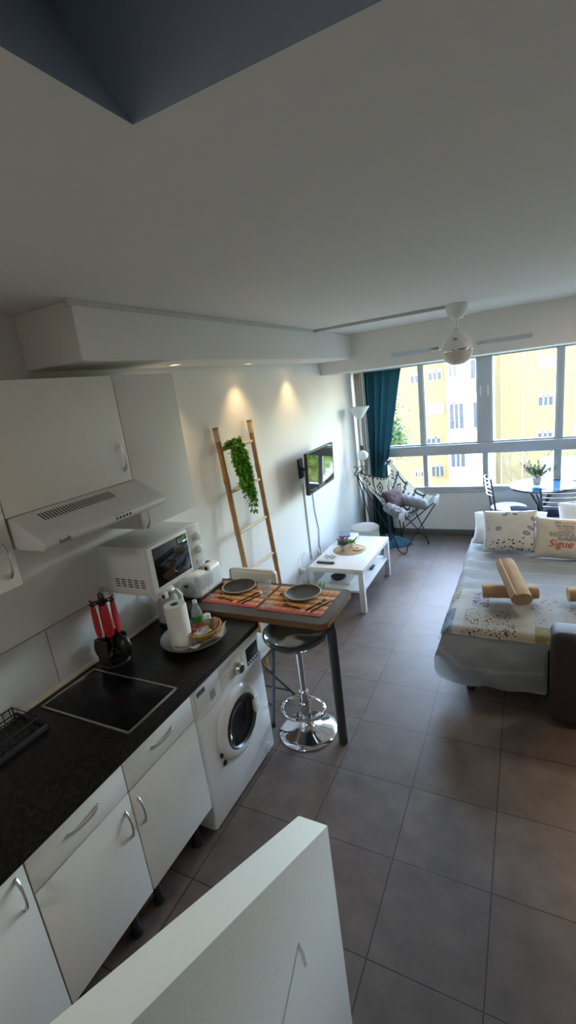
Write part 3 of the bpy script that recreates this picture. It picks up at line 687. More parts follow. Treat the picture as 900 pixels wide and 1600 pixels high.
# ------------------------------------------------------------------ bar table and its setting
BZ = .915
bt = thing('bar_table', 'narrow grey-brown breakfast bar with brown edge and one metal leg', 'bar table', (.55, 2.29, 0))
rc = .05
def rrect(x0, x1, y0, y1, r):
    pts = [(x0, y0)]
    for i in range(7): a = -PI / 2 + i * PI / 12; pts.append((x1 - r + r * math.cos(a), y0 + r + r * math.sin(a)))
    for i in range(7): a = i * PI / 12; pts.append((x1 - r + r * math.cos(a), y1 - r + r * math.sin(a)))
    pts.append((x0, y1)); return pts
MB().prism(rrect(.002, 1.102, 2.068, 2.525, rc), BZ - .003, BZ, 'z').build('tabletop', 'bartop', bt)
MB().prism(rrect(.002, 1.104, 2.066, 2.527, rc), BZ - .034, BZ - .003, 'z').build('edge_band', 'wood_edge', bt)
lg = MB().tube([(1.058, 2.238, .0), (1.058, 2.238, .80)], .029, 20); lg.tube([(1.058, 2.238, .80), (1.058, 2.238, BZ - .034)], .025, 20); lg.lathe([(0, 0), (.05, 0), (.05, .006), (0, .006)], (1.058, 2.238, BZ - .04), 20)
lg.build('leg', 'steelgrey', bt)
def at(o, dx, dy, dz=0): return V(o[0] + dx, o[1] + dy, o[2] + dz)
def placemat(x0, x1, y0, y1, label):
    q = MB().grid(lambda u, v: V(x0 + (x1 - x0) * u, y0 + (y1 - y0) * v, BZ + .0022 + .0006 * math.sin(u * 9)), 12, 8)
    for e in list(q.bm.edges): pass
    r_ = bmesh.ops.extrude_face_region(q.bm, geom=q.bm.faces[:]); 
    for v in [g for g in r_['geom'] if isinstance(g, bmesh.types.BMVert)]: v.co.z -= .0018
    return tag(q.build('placemat', 'mat', loc=((x0 + x1) / 2, (y0 + y1) / 2, BZ)), label, 'placemat', 'striped placemats')
placemat(.165, .598, 2.165, 2.485, 'orange and yellow striped placemat at the toaster end of the bar')
placemat(.622, 1.040, 2.150, 2.485, 'orange and yellow striped placemat at the open end of the bar')
def plate(x, y, label):
    p = thing('dinner_plate', label, 'plate', (x, y, BZ + .003), 'dark plates on the bar')
    MB().lathe([(0, 0), (.06, 0), (.075, .006), (.112, .016), (.113, .019), (.108, .0205), (.100, .0165), (.072, .009), (.05, .0075), (0, .007)], (x, y, BZ + .003), 48).build('body', 'plate', p)
    MB().lathe([(.112, .0155), (.1155, .017), (.1155, .020), (.112, .0215), (.109, .0208)], (x, y, BZ + .003), 48).build('rim', 'platerim', p)
    return p
p1 = plate(.345, 2.395, 'dark brown plate with pale rim at the toaster end of the bar')
dup(p1, (.822, 2.393, BZ + .003), label='dark brown plate with pale rim at the open end of the bar')
def goblet(x, y, label):
    g = thing('wine_glass', label, 'wine glass', (x, y, BZ + .003), 'goblets on the bar')
    z = BZ + .003
    MB().lathe([(.0, .072), (.012, .075), (.030, .090), (.039, .115), (.041, .150), (.039, .172), (.0375, .172), (.0392, .150), (.037, .116), (.028, .093), (.010, .079), (0, .078)], (x, y, z), 32).build('bowl', 'tumbler', g)
    MB().lathe([(.0045, .006), (.005, .022), (.010, .034), (.0055, .044), (.011, .056), (.006, .066), (.012, .0745), (0, .0745)], (x, y, z), 20).build('stem', 'cutg', g)
    MB().lathe([(0, 0), (.036, 0), (.037, .002), (.03, .004), (.008, .008), (0, .008)], (x, y, z), 32).build('foot', 'cutg', g)
    return g
g1 = goblet(.215, 2.235, 'clear goblet standing on the placemat by the toaster')
dup(g1, (.672, 2.195, BZ + .003), label='clear goblet at the middle of the bar, on the outer placemat')
# cutlery
def cutl(kind, x, y, ang, ln, label):
    o = thing('table_' + kind, label, kind, (x, y, BZ + .0035), 'bronze cutlery on the placemats')
    mt = Matrix.Translation((x, y, BZ + .006)) @ Matrix.Rotation(ang, 4, 'Z')
    h = MB().tube([mt @ V(-ln * .5, 0, 0), mt @ V(-ln * .3, 0, .001), mt @ V(ln * .16, 0, .0005)], [.0055, .0045, .0028], 8); h.build('handle', 'cutl', o)
    q = MB()
    if kind == 'knife': q.box(ln * .14, ln * .5, -.008, .006, -.001, .001, .0006, mat=mt)
    elif kind == 'fork':
        q.box(ln * .15, ln * .30, -.010, .010, -.001, .0012, .0006, mat=mt)
        for k in range(4): q.box(ln * .29, ln * .5, -.010 + k * .0058, -.0072 + k * .0058, -.001, .0012, mat=mt)
    else:
        q.ball((0, 0, 0), .016, (1.45, 1, .25), 2)
        for v in q.bm.verts: v.co = mt @ (v.co + V(ln * .33, 0, .001))
    q.build('bowl' if kind == 'spoon' else ('tines' if kind == 'fork' else 'blade'), 'cutl', o)
for i, (ox, ow) in enumerate(((0, 'toaster-end'), (.475, 'open-end'))):
    cutl('fork', .485 + ox, 2.275, -1.95 + PI, .17, 'bronze fork on the %s placemat, beside its plate' % ow)
    cutl('knife', .525 + ox, 2.275, -1.95 + PI, .19, 'bronze knife outermost on the %s placemat' % ow)
    cutl('spoon', .235 + ox, 2.330, 2.2, .13, 'bronze spoon on the %s placemat nearest the wall' % ow)
    cutl('spoon', .345 + ox, 2.225, 2.9, .13, 'bronze teaspoon on the %s placemat in front of the plate' % ow)
# toaster
to = thing('toaster', 'white long-slot toaster on the wall end of the bar', 'toaster', (.125, 2.29, BZ))
MB().box(.05, .20, 2.150, 2.435, BZ + .012, BZ + .19, .035, 5).build('body', 'white', to)
MB().box(.056, .194, 2.156, 2.429, BZ, BZ + .018, .006).build('base', 'black', to)
MB().box(.108, .142, 2.19, 2.395, BZ + .188, BZ + .1915, .001).build('slot', 'gap', to)
MB().lathe([(0, 0), (.05, 0), (.052, .012), (.04, .02), (0, .022)], (.125, 2.152, BZ + .09), 28, (0, -1, 0)).build('end_cap', 'pot', to)
MB().box(.11, .14, 2.118, 2.135, BZ + .11, BZ + .125, .004).build('lever', 'black', to)

# ------------------------------------------------------------------ stool under the bar
sx_, sy_ = .803, 2.268
st = thing('bar_stool', 'swivel bar stool with glossy dark grey shell and chrome trumpet base', 'stool', (sx_, sy_, 0))
MB().lathe([(0, 0), (.188, 0), (.192, .004), (.188, .009), (.16, .020), (.10, .035), (.05, .055), (.036, .075), (0, .08)], (sx_, sy_, 0), 56).build('base', 'chrome', st)
MB().tube([(sx_, sy_, .06), (sx_, sy_, .30)], .030, 24).build('outer_column', 'chrome', st)
MB().tube([(sx_, sy_, .30), (sx_, sy_, .64)], .021, 20).build('gas_lift', 'chrome', st)
fp_ = []
for i in range(25):
    a = PI * (-.5) + (i / 24 - .5) * 1.62 * PI
    fp_.append((sx_ + .008 + .142 * math.cos(2 * PI * i / 25), sy_ - .045 + .115 * math.sin(2 * PI * i / 25), .205))
ft = MB().tube(fp_, .009, 10, True).tube([(sx_, sy_ + .02, .205), (sx_, sy_ + .07, .205)], .009, 8); ft.lathe([(.033, 0), (.036, .004), (.036, .036), (.033, .04)], (sx_, sy_, .185), 24)
ft.build('footrest', 'chrome', st)
def shell(u, v):
    a = 2 * PI * u; rr = .208 * v
    x_ = rr * math.cos(a); y_ = rr * math.sin(a) * .92
    k = max(0, math.sin(a))                      # raised back toward the bar
    z = .665 + .05 * v ** 3 + .075 * k ** 2 * v ** 4 + .012 * math.cos(2 * a) * v ** 2
    return V(sx_ + x_, sy_ + y_, z)
def shell2(u, v):
    p = shell(u, v); p.z -= .028 * (1 - v ** 6) + .004; return p
q = MB().grid(shell, 48, 14, True); q.grid(shell2, 48, 14, True)
q.tube([shell(i / 48, 1) - V(0, 0, .002) for i in range(48)], .007, 8, True)
q.build('seat_shell', 'seatgrey', st)
MB().lathe([(0, 0), (.03, 0), (.10, .022), (.10, .028), (0, .028)], (sx_, sy_, .612), 28).build('seat_plate', 'blackmat', st)
MB().tube([(sx_ - .02, sy_ - .03, .632), (sx_ - .13, sy_ - .02, .615), (sx_ - .165, sy_ - .015, .598)], .005, 8).build('lift_lever', 'black', st)
MB().tube([(sx_ - .150, sy_ - .015, .602), (sx_ - .185, sy_ - .012, .575)], .009, 8).build('lever_grip', 'black', st)

# folding chair beyond the bar
fcx0, fcx1 = .150, .560
fc = thing('folding_chair', 'folding chair with white padded back pushed in from the far side of the bar', 'chair', (.355, 2.4, 0))
MB().box(fcx0 + .01, fcx1 - .02, 2.556, 2.590, .72, .985, .03, 4).build('backrest', 'offwhite', fc)
MB().box(fcx0 + .012, fcx1 - .012, 2.20, 2.50, .500, .530, .012, 3).build('seat', 'offwhite', fc)
MB().box(fcx0 + .02, fcx1 - .008, 2.205, 2.495, .484, .500, .004).build('seat_board', 'chairwood', fc)
for x in (fcx0, fcx1 + .006):
    MB().tube([(x, 2.222, .0), (x, 2.36, .51), (x, 2.50, .73), (x, 2.565, .90)], .011, 12).build('leg', 'steelgrey', fc)
    MB().tube([(x + (.012 if x < .3 else -.012), 2.575, .0), (x + (.012 if x < .3 else -.012), 2.21, .485)], .010, 12).build('leg', 'steelgrey', fc)
    MB().lathe([(0, 0), (.015, 0), (.014, .03), (0, .03)], (x, 2.223, 0), 12).build('foot', 'black', fc)
MB().tube([(fcx0, 2.26, .14), (fcx1, 2.26, .14)], .008, 10).build('stretcher', 'steelgrey', fc)
MB().tube([(fcx0, 2.53, .06), (fcx1, 2.53, .06)], .008, 10).build('stretcher', 'steelgrey', fc)

# ------------------------------------------------------------------ ladder with trailing plant
ld = thing('bamboo_ladder', 'bamboo ladder leaning on the left wall above the bar', 'ladder', (.12, 3.07, 0))
LX0, LX1 = .205, .045
def ladp(y, z): return V(LX1 + (LX0 - LX1) * (1.965 - z) / 1.965, y, z)
YL = (2.830, 2.790); YRr = (3.315, 3.230)
def st_y(k, z): a = YL if k == 0 else YRr; return a[0] + (a[1] - a[0]) * (1.965 - z) / 1.965
for k in (0, 1):
    pts = [ladp(st_y(k, z), z) for z in [1.965 * (1 - i / 40) for i in range(41)]]
    rs = [.0205 + (.0035 if i % 8 == 0 else 0) for i in range(41)]
    s_ = MB().tube(pts, rs, 12).build('stile', 'bamboo', ld)
    MB().tube([ladp(st_y(k, z), z) for z in (1.960, 1.90, 1.86)], .0225, 12).build('cane_binding', 'bamboo_tie', s_)
for z in (1.795, 1.475, 1.155, .835, .515, .195):
    a, b_ = ladp(st_y(0, z), z), ladp(st_y(1, z), z)
    r_ = MB().tube([a, a.lerp(b_, .5), b_], [.0125, .0115, .0125], 10).build('rung', 'bamboo_tie', ld)
random.seed(11)
vn = thing('trailing_plant', 'green trailing plant hanging from the top rung of the ladder', 'plant', (.15, 2.95, 1.8))
lv, sm = MB(), MB()
for k in range(52):
    y = 2.850 + random.random() * .15; ln = .24 + .22 * random.random() * (0.6 + .6 * (y - 2.85) / .15)
    if y > 2.94 and random.random() < .35: ln += .13
    x = .075 + random.random() * .05
    pts = []; p = V(x, y, 1.812)
    for s_ in range(14):
        t_ = s_ / 13
        pts.append(V(x + .045 * math.sin(min(1, t_ * 3) * PI / 2) + .03 * t_ + .01 * math.sin(t_ * 9 + k), y + .015 * t_ + .012 * math.sin(t_ * 7 + k * 2), 1.825 + .03 * math.sin(min(1, t_ * 5) * PI) - ln * max(0, t_ - .08)))
    sm.tube(pts, .0018, 5)
    for p in pts:
        for _ in range(4):
            lv.leaf(p, V(random.uniform(-.5, 1), random.uniform(-1, 1), random.uniform(-.9, .3)), random.uniform(.024, .040), random.uniform(.008, .013))
sm.build('stems', 'stem', vn); lv.build('foliage', 'leaf', vn, sharp=10)

# ------------------------------------------------------------------ television on its wall arm
TVw, TVh = .735, .405
tv = thing('television', 'flat black television on a wall arm above the low white table', 'television', (0, 4.30, 1.365))
TM = Matrix.Translation((.215, 4.305, 1.362)) @ Matrix.Rotation(math.radians(2), 4, 'Z') @ Matrix.Rotation(math.radians(3), 4, 'Y')
MB().box(-.035, .0, -TVw / 2, TVw / 2, -TVh / 2, TVh / 2, .006, mat=TM).build('casing', 'black', tv)
MB().box(-.0005, .0015, -TVw / 2 + .010, TVw / 2 - .010, -TVh / 2 + .016, TVh / 2 - .010, mat=TM).build('screen', 'screen', tv)
MB().box(-.075, -.035, -.26, .26, -.17, .08, .012, mat=TM).build('rear_housing', 'black', tv)
bz = MB()
for a in ((-TVw / 2 - .001, -TVw / 2 + .009, -TVh / 2, TVh / 2), (TVw / 2 - .009, TVw / 2 + .001, -TVh / 2, TVh / 2), (-TVw / 2, TVw / 2, TVh / 2 - .009, TVh / 2 + .001), (-TVw / 2, TVw / 2, -TVh / 2 - .001, -TVh / 2 + .014)): bz.box(-.002, .0035, *a, .001, mat=TM)
bz.build('bezel', plain('silver_bezel', (.06, .06, .065), .3, .3), tv)
ar = MB().box(0, .02, 4.20, 4.30, 1.27, 1.47, .003); ar.tube([(.01, 4.25, 1.37), (.075, 4.18, 1.37), (.14, 4.29, 1.365)], .016, 10)
ar.build('wall_arm', 'blackmat', tv)
tag(MB().box(.0, .014, 4.262, 4.282, .36, 1.20, .003).build('cable_trunking', 'pipe', loc=(.0, 4.27, .36)), 'straight white cable trunking on the wall below the television', 'cable')
tag(MB().tube([(.02, 4.50, 1.22), (.008, 4.47, 1.05), (.007, 4.48, .85), (.010, 4.53, .62), (.007, 4.50, .45), (.012, 4.515, .36)], .0042, 6).build('television_cable', 'steelgrey', loc=(.01, 4.5, .36)), 'thin dark cable dangling beside the white trunking', 'cable')
so_ = thing('wall_socket', 'white wall socket behind the low white table', 'socket', (0, 4.50, .34))
MB().box(0, .010, 4.455, 4.545, .30, .39, .003).build('face_plate', 'white', so_); MB().lathe([(0, 0), (.021, 0), (.021, .03), (0, .03)], (.01, 4.50, .345), 16, (1, 0, 0)).build('plug', 'white', so_)
so_ = thing('wall_socket', 'white wall socket with curled cable, between ladder and low table', 'socket', (0, 4.0, .34))
MB().box(0, .010, 3.965, 4.045, .31, .39, .003).build('face_plate', 'white', so_); MB().box(.01, .045, 3.985, 4.02, .33, .365, .005).build('charger', 'white', so_)
MB().tube([(.03, 4.0, .365), (.03, 3.985, .42), (.03, 4.0, .49), (.03, 4.06, .525), (.035, 4.15, .50), (.04, 4.22, .44), (.045, 4.26, .42), (.05, 4.30, .455)], .004, 6).build('cable', 'white', so_)

# ------------------------------------------------------------------ low table
cx0, cx1, cy0, cy1 = .150, .708, 3.872, 4.835
ctb = thing('coffee_table', 'low white table with square legs and lower shelf by the left wall', 'coffee table', (.43, 4.35, 0))
MB().box(cx0, cx1, cy0, cy1, .40, .45, .002).build('tabletop', 'white', ctb)
for x in (cx0, cx1 - .05):
    for y in (cy0, cy1 - .05): MB().box(x, x + .05, y, y + .05, 0, .40, .0015).build('leg', 'white', ctb)
MB().box(cx0 + .012, cx1 - .012, cy0 + .012, cy1 - .012, .205, .225, .001).build('shelf', 'white', ctb)
Z = .45
tag(MB().lathe([(0, 0), (.172, 0), (.175, .002), (.172, .004), (0, .004)], (.405, 4.385, Z), 48).build('round_mat', 'rattan', loc=(.405, 4.385, Z)), 'round woven tan mat on the low white table', 'mat')
va = thing('flower_vase', 'small glass vase of purple flowers on the round mat', 'vase', (.355, 4.31, Z + .004))
MB().lathe([(0, 0), (.030, 0), (.034, .01), (.036, .07), (.034, .07), (.031, .012), (0, .006)], (.355, 4.31, Z + .004), 24).build('glass', 'tumbler', va)
random.seed(4); pe, sm, lf_ = MB(), MB(), MB()
for k in range(26):
    a = random.random() * 2 * PI; rr = random.random() ** .6 * .062; p = V(.355 + rr * math.cos(a), 4.31 + rr * math.sin(a), Z + .125 + random.random() * .045 - rr * .25)
    sm.tube([(.355 + rr * .2 * math.cos(a), 4.31 + rr * .2 * math.sin(a), Z + .012), p], .0014, 5)
    for j in range(9):
        b_ = j * 2 * PI / 9; pe.leaf(p, V(math.cos(b_), math.sin(b_), .5 + random.uniform(-.2, .5)), .017, .006)
    for j in range(3): lf_.leaf(V(.355 + rr * .7 * math.cos(a), 4.31 + rr * .7 * math.sin(a), Z + .085 + .02 * random.random()), V(math.cos(a + j), math.sin(a + j), .2), .035, .009)
sm.build('stems', 'stem', va); pe.build('petals', 'purple', va, sharp=10); lf_.build('leaves', 'leafdk', va, sharp=10)
sp = thing('small_plant', 'tiny green plant in a white pot on the round mat', 'plant', (.40, 4.46, Z + .004))
MB().lathe([(0, 0), (.026, 0), (.034, .05), (.031, .05), (.028, .04), (0, .04)], (.40, 4.46, Z + .004), 24).build('pot', 'white', sp)
lf_ = MB()
for k in range(60):
    a = random.random() * 2 * PI; lf_.leaf(V(.40 + .018 * math.cos(a), 4.46 + .018 * math.sin(a), Z + .045), V(math.cos(a), math.sin(a), .6 + random.random()), .04, .006)
lf_.build('leaves', 'leaf', sp, sharp=10)
co = thing('coaster', 'pale round wooden coaster on the round mat', 'coaster', (.497, 4.40, Z + .004))
MB().lathe([(0, 0), (.050, 0), (.053, .004), (.053, .011), (.048, .013), (0, .012)], (.497, 4.40, Z + .004), 32).build('disc', 'ply', co)
MB().tube([(.487 + .02 * math.cos(a * .5), 4.40 + .012 * math.sin(a * .5), Z + .0175) for a in range(12)], .0015, 5).build('decoration', 'blackmat', co)
rm = thing('remote_control', 'black remote control at the near edge of the low white table', 'remote control', (.29, 3.985, Z))
MB().box(.20, .385, 3.965, 4.005, Z, Z + .018, .006, 3).build('body', 'black', rm)
bt_ = MB()
for i in range(8):
    for j in range(3): bt_.box(.222 + i * .017, .231 + i * .017, 3.972 + j * .010, 3.978 + j * .010, Z + .0175, Z + .0195, .0005, 1)
bt_.build('button_pad', 'pot', rm)
gl = thing('eyeglasses', 'folded eyeglasses lying behind the remote control', 'glasses', (.29, 4.11, Z))
fr2 = MB()
for cx in (.255, .315): fr2.tube([(cx + .024 * math.cos(i * PI / 8), 4.11 + .006 * math.sin(i * PI / 8), Z + .02 + .017 * math.sin(i * PI / 8)) for i in range(16)], .0018, 5, True)
fr2.tube([(.279, 4.11, Z + .026), (.291, 4.11, Z + .026)], .0018, 5); fr2.tube([(.231, 4.11, Z + .022), (.26, 4.14, Z + .006), (.34, 4.16, Z + .003)], .0018, 5); fr2.tube([(.339, 4.11, Z + .022), (.33, 4.14, Z + .005), (.25, 4.15, Z + .003)], .0018, 5)
fr2.build('wire_frame', 'steelgrey', gl)
for cx in (.255, .315): MB().lathe([(0, 0), (.022, 0), (.022, .001), (0, .001)], (cx, 4.11, Z + .02), 20, (0, -1, .3)).build('lens', 'cutg', gl)
def book(x, y, z, w, l, h, rot, mat, label):
    mt = Matrix.Translation((x, y, z)) @ Matrix.Rotation(rot, 4, 'Z')
    b = thing('book', label, 'book', (x, y, z), 'books on the low table')
    q = MB().box(-w / 2, w / 2, -l / 2, l / 2, 0, .003, mat=mt); q.box(-w / 2, w / 2, -l / 2, l / 2, h - .003, h, mat=mt); q.box(-w / 2, w / 2, -l / 2, -l / 2 + .003, 0, h, mat=mt)
    q.build('cover', mat, b)
    MB().box(-w / 2 + .004, w / 2 - .004, -l / 2 + .002, l / 2 - .004, .003, h - .003, mat=mt).build('pages', 'paper', b)
book(.30, 4.665, Z, .19, .24, .030, .12, 'bookp', 'plum-spined book at the bottom of the stack beside the pouf')
book(.295, 4.67, Z + .030, .17, .22, .026, -.05, 'bookw', 'white book lying on the plum one, middle of the stack')
book(.25, 4.69, Z + .056, .12, .17, .016, .3, 'bookb', 'small blue-grey book on top of the stack')
mz = MB().box(.30, .52, 3.99, 4.20, .2255, .2455, .002)
tag(mz.build('storage_box', 'bookw', loc=(.4, 4.1, .225)), 'flat white box on the lower shelf of the low table', 'box')
q = MB().lathe([(0, 0), (.05, 0), (.075, .02), (.078, .03), (.07, .028), (.045, .008), (0, .008)], (.37, 4.09, .245), 28)
tag(q.build('dark_bowl', 'blackmat', loc=(.37, 4.09, .245)), 'small black bowl on the flat white box under the low table', 'bowl')
tag(MB().box(.60, .635, 4.40, 4.51, .225, .242, .005).build('phone_charger', 'steelgrey', loc=(.62, 4.45, .225)), 'small grey gadget at the outer edge of the lower shelf', 'gadget')

# floor plant peeping up behind the bar
fpn = thing('potted_plant', 'light green spiky plant on the floor between bar and low table', 'plant', (.317, 3.525, 0))
MB().lathe([(0, 0), (.07, 0), (.09, .16), (.095, .17), (.085, .17), (.08, .15), (0, .15)], (.317, 3.525, 0), 28).build('pot', 'pot', fpn)
lf_ = MB()
for k in range(90):
    a = random.random() * 2 * PI; rr = .04 * random.random(); lf_.leaf(V(.317 + rr * math.cos(a), 3.525 + rr * math.sin(a), .15), V(math.cos(a) * .25, math.sin(a) * .25, 1 + .3 * random.random()), .24 + .09 * random.random(), .009)
lf_.build('leaves', 'leaf2', fpn, sharp=10)

# ------------------------------------------------------------------ window corner
pf = thing('pouf', 'round white pouf between the low table and the floor lamp', 'pouf', (.296, 5.27, 0))
MB().lathe([(0, 0), (.165, 0), (.172, .01), (.175, .2), (.172, .37), (.168, .385)], (.296, 5.27, 0), 40).build('body', plain('pouf_fabric', (.62, .61, .60), .85, bump=.3), pf)
MB().lathe([(.171, .383), (.176, .390), (.175, .412), (.16, .424), (.08, .430), (0, .431)], (.296, 5.27, 0), 40).build('lid', plain('pouf_lid_fabric', (.66, .65, .64), .85, bump=.3), pf)
lx, ly = .195, 5.72
fl_ = thing('floor_lamp', 'white uplighter floor lamp with a small reading globe on its pole', 'lamp', (lx, ly, 0))
MB().lathe([(0, 0), (.12, 0), (.125, .008), (.11, .02), (.02, .03), (0, .03)], (lx, ly, 0), 36).build('base', 'white', fl_)
MB().tube([(lx, ly, .02), (lx, ly, 1.72)], .013, 12).build('pole', 'white', fl_)
MB().lathe([(.02, 0), (.03, .008), (.05, .03), (.135, .145), (.137, .150), (.133, .150), (.045, .036), (0, .02)], (lx, ly, 1.69), 40).build('uplight_bowl', plain('frosted_shade', (.66, .70, .68), .4), fl_)
MB().ball((lx + .02, ly - .03, 1.235), .065, (1, 1, .95), 3).build('reading_globe', 'white', fl_)
MB().tube([(lx, ly, 1.20), (lx + .02, ly - .03, 1.175), (lx + .02, ly - .03, 1.19)], .012, 8).build('globe_holder', 'black', fl_)
MB().lathe([(.0145, 0), (.018, .01), (.018, .05), (.0145, .06)], (lx, ly, 1.30), 16).build('switch', 'black', fl_)
tag(MB().tube([(lx - .03 + .075 * math.cos(a * .7) * (1 + .25 * math.sin(a * 2.1)), ly - .03 + .03 * math.sin(a * 1.3), 1.03 + .07 * math.sin(a * .9)) for a in range(26)], .0035, 6).build('wire_ornament', 'blackmat', loc=(lx - .03, ly - .03, .98)), 'tangled black wire ornament beside the lamp pole', 'ornament')

# teal curtain
def cur_edges(z):
    t_ = max(0, min(1, (2.25 - z) / 2.2))
    if z > 1.0:
        k = (2.25 - z) / 1.25; xr = .655 - .22 * k ** .9 - .04 * k ** 2; xl = .165 - .01 * k
    else:
        k = (1.0 - z) / 1.0; xr = .395 - .01 * k + .05 * k ** 2; xl = .155 - .01 * k
    return xl, xr
def curt(u, v):
    z = 2.245 - 2.215 * v; xl, xr = cur_edges(z)
    ph = u * 2 * PI * 4.5; am = .048 * (1 + .3 * math.sin(u * 5 + v * 2))
    return V(xl + (xr - xl) * u + .007 * math.sin(ph * 2 + 1), 6.115 + am * math.sin(ph + .5 * math.sin(v * 3 + u * 8)), z)
cu = thing('teal_curtain', 'dark teal curtain gathered at the left end of the window', 'curtain', (.35, 6.11, 0))
q = MB().grid(curt, 130, 34)
r_ = bmesh.ops.solidify(q.bm, geom=q.bm.faces[:], thickness=.004)
q.build('cloth', 'curtain', cu, sharp=80)
def cur2(u, v):
    z = 2.245 - 2.22 * v
    return V(.035 + .105 * u, 6.10 + .018 * math.sin(u * 2 * PI * 3.5), z)
q = MB().grid(cur2, 40, 8); bmesh.ops.solidify(q.bm, geom=q.bm.faces[:], thickness=.003)
tag(q.build('beige_curtain', 'sheer', loc=(.09, 6.1, 0), sharp=80), 'narrow beige curtain strip in the corner beside the teal one', 'curtain')
# butterfly chair
bc = thing('butterfly_chair', 'butterfly chair with black rod frame and black-on-cream printed sling', 'chair', (.66, 5.65, 0))
BL, BR, FL, FR = V(.171, 5.50, 1.06), V(.470, 6.02, 1.11), V(.790, 5.28, .60), V(1.085, 5.90, .63)
fA, fB, fC, fD = V(.707, 5.435, .010), V(.967, 5.888, .010), V(.566, 6.02, .010), V(.36, 5.60, .010)
def vee(a, f, b):
    pts = []
    a2, b2 = f + (a - f) * .13, f + (b - f) * .13
    pts = [a, a.lerp(a2, .5), a2]
    for i in range(1, 8):
        t_ = i / 8; pts.append(a2 * (1 - t_) ** 2 + (f * 1.0 - V(0, 0, .0)) * 2 * t_ * (1 - t_) + b2 * t_ ** 2)
    pts += [b2, b2.lerp(b, .5), b]
    zm = min(p.z for p in pts); 
    return [p - V(0, 0, zm - .008) if 3 <= i <= 9 else p for i, p in enumerate(pts)]
for a, f_, b_ in ((FR, fA, BL), (FL, fB, BR), (BR, fC, FL), (BL, fD, FR)):
    MB().tube(vee(a - V(0, 0, .03), f_, b_ - V(0, 0, .03)), .0075, 10).build('frame_rod', 'blackmat', bc)
def sling(u, v):
    # u across, v back (0) to front (1)
    b_ = BL.lerp(BR, u); f_ = FL.lerp(FR, u); p = b_.lerp(f_, v)
    e = 4 * u * (1 - u); g = 4 * v * (1 - v)
    cen = (BL + BR + FL + FR) / 4
    s_side = (1 - abs(2 * u - 1)) 
    # edges draw inward between the tips
    pull = .02 * g * abs(2 * u - 1) ** 2 + .0
    pull2 = .26 * e ** 1.7 * abs(2 * v - 1) ** 2
    q_ = p.copy(); ax = (BR - BL); ax.z = 0; ax.normalize(); ay = (FL - BL); ay.z = 0; ay.normalize()
    q_ -= ax * (pull * (2 * u - 1) * .55)
    q_ -= ay * (pull2 * (2 * v - 1) * (.75 if v < .5 else .45))
    q_.z -= .32 * e ** 1.45 * (.42 + .58 * g) * (1 if v < .5 else (.8 + .2 * (1 - v) * 2)) + .12 * g
    if v > .6: q_.z += .05 * e * (v - .6) / .4
    return q_
q = MB().grid(sling, 32, 40, uvfn=lambda u, v: (u * .55, v * .7)); bmesh.ops.solidify(q.bm, geom=q.bm.faces[:], thickness=.006)
q.build('sling_seat', 'aztec', bc, sharp=60)
for tp, dirn in ((FL, V(.5, -.2, -.6)), (FR, V(.5, .1, -.6))):
    def pocket(u, v, tp=tp): a = -1.3 + 2.6 * u; return V(tp.x - .05 + .062 * math.cos(a) - .02 * v, tp.y + .075 * math.sin(a), tp.z + .015 - .13 * v * math.cos(a * .8))
    qq = MB().grid(pocket, 14, 6); bmesh.ops.solidify(qq.bm, geom=qq.bm.faces[:], thickness=.004)
    qq.build('corner_pocket', plain('cream_canvas', (.60, .60, .58), .85), bc)
for tp, ot in ((BL, BR), (BR, BL)):
    xa_ = (ot - tp).normalized(); up_ = V(-.12, 0, 1).normalized()
    q = MB().grid(lambda u, v, tp=tp, xa_=xa_: tp + xa_ * (.045 + .075 * v * math.cos(PI * u)) + up_ * (.060 * v * math.sin(PI * u) - .065 + .02 * v) + V(.01, -.004, 0), 18, 6, uvfn=lambda u, v: (.1 + .1 * u, .2 + .1 * v))
    bmesh.ops.solidify(q.bm, geom=q.bm.faces[:], thickness=.006)
    q.build('corner_pocket', 'aztec', bc)
def pillow_h(u, v, d): return d * (max(0, 1 - abs(u) ** 3.0) ** .5) * (max(0, 1 - abs(v) ** 3.0) ** .5)
def pillow(name, w, h, d, mat, mtx, label, cat, group=None, wrinkle=.006, seed=0, ripple=0):
    q = MB()
    def mk(sgn):
        def fn(u, v):
            a, b_ = 2 * u - 1, 2 * v - 1
            x_ = a * w / 2 * (1 - .07 * (1 - abs(a) ** 2) * 0 - .06 * (1 - b_ * b_) * abs(a) ** 4); y_ = b_ * h / 2 * (1 - .06 * (1 - a * a) * abs(b_) ** 4)
            z_ = sgn * pillow_h(a, b_, d) + sgn * wrinkle * nz3(a * 3 + seed, b_ * 3, sgn) * (1 - abs(a) ** 4) * (1 - abs(b_) ** 4)
            return V(x_, y_, z_)
        return fn
    q.grid(mk(1), 28, 28); q.grid(mk(-1), 28, 28)
    bmesh.ops.remove_doubles(q.bm, verts=q.bm.verts[:], dist=.0004)
    o = q.build(name, mat, sharp=70); o.matrix_world = mtx
    return tag(o, label, cat, group)
def orient(c, xa, ya): return frame(c, xa, ya)
cc = sling(.38, .36)
pillow('mauve_cushion', .33, .27, .055, 'mauve', orient(cc + V(.09, -.02, .155), (.43, .90, .0), (-.42, .18, .85)), 'mauve brown cushion propped against the back of the butterfly chair', 'cushion')
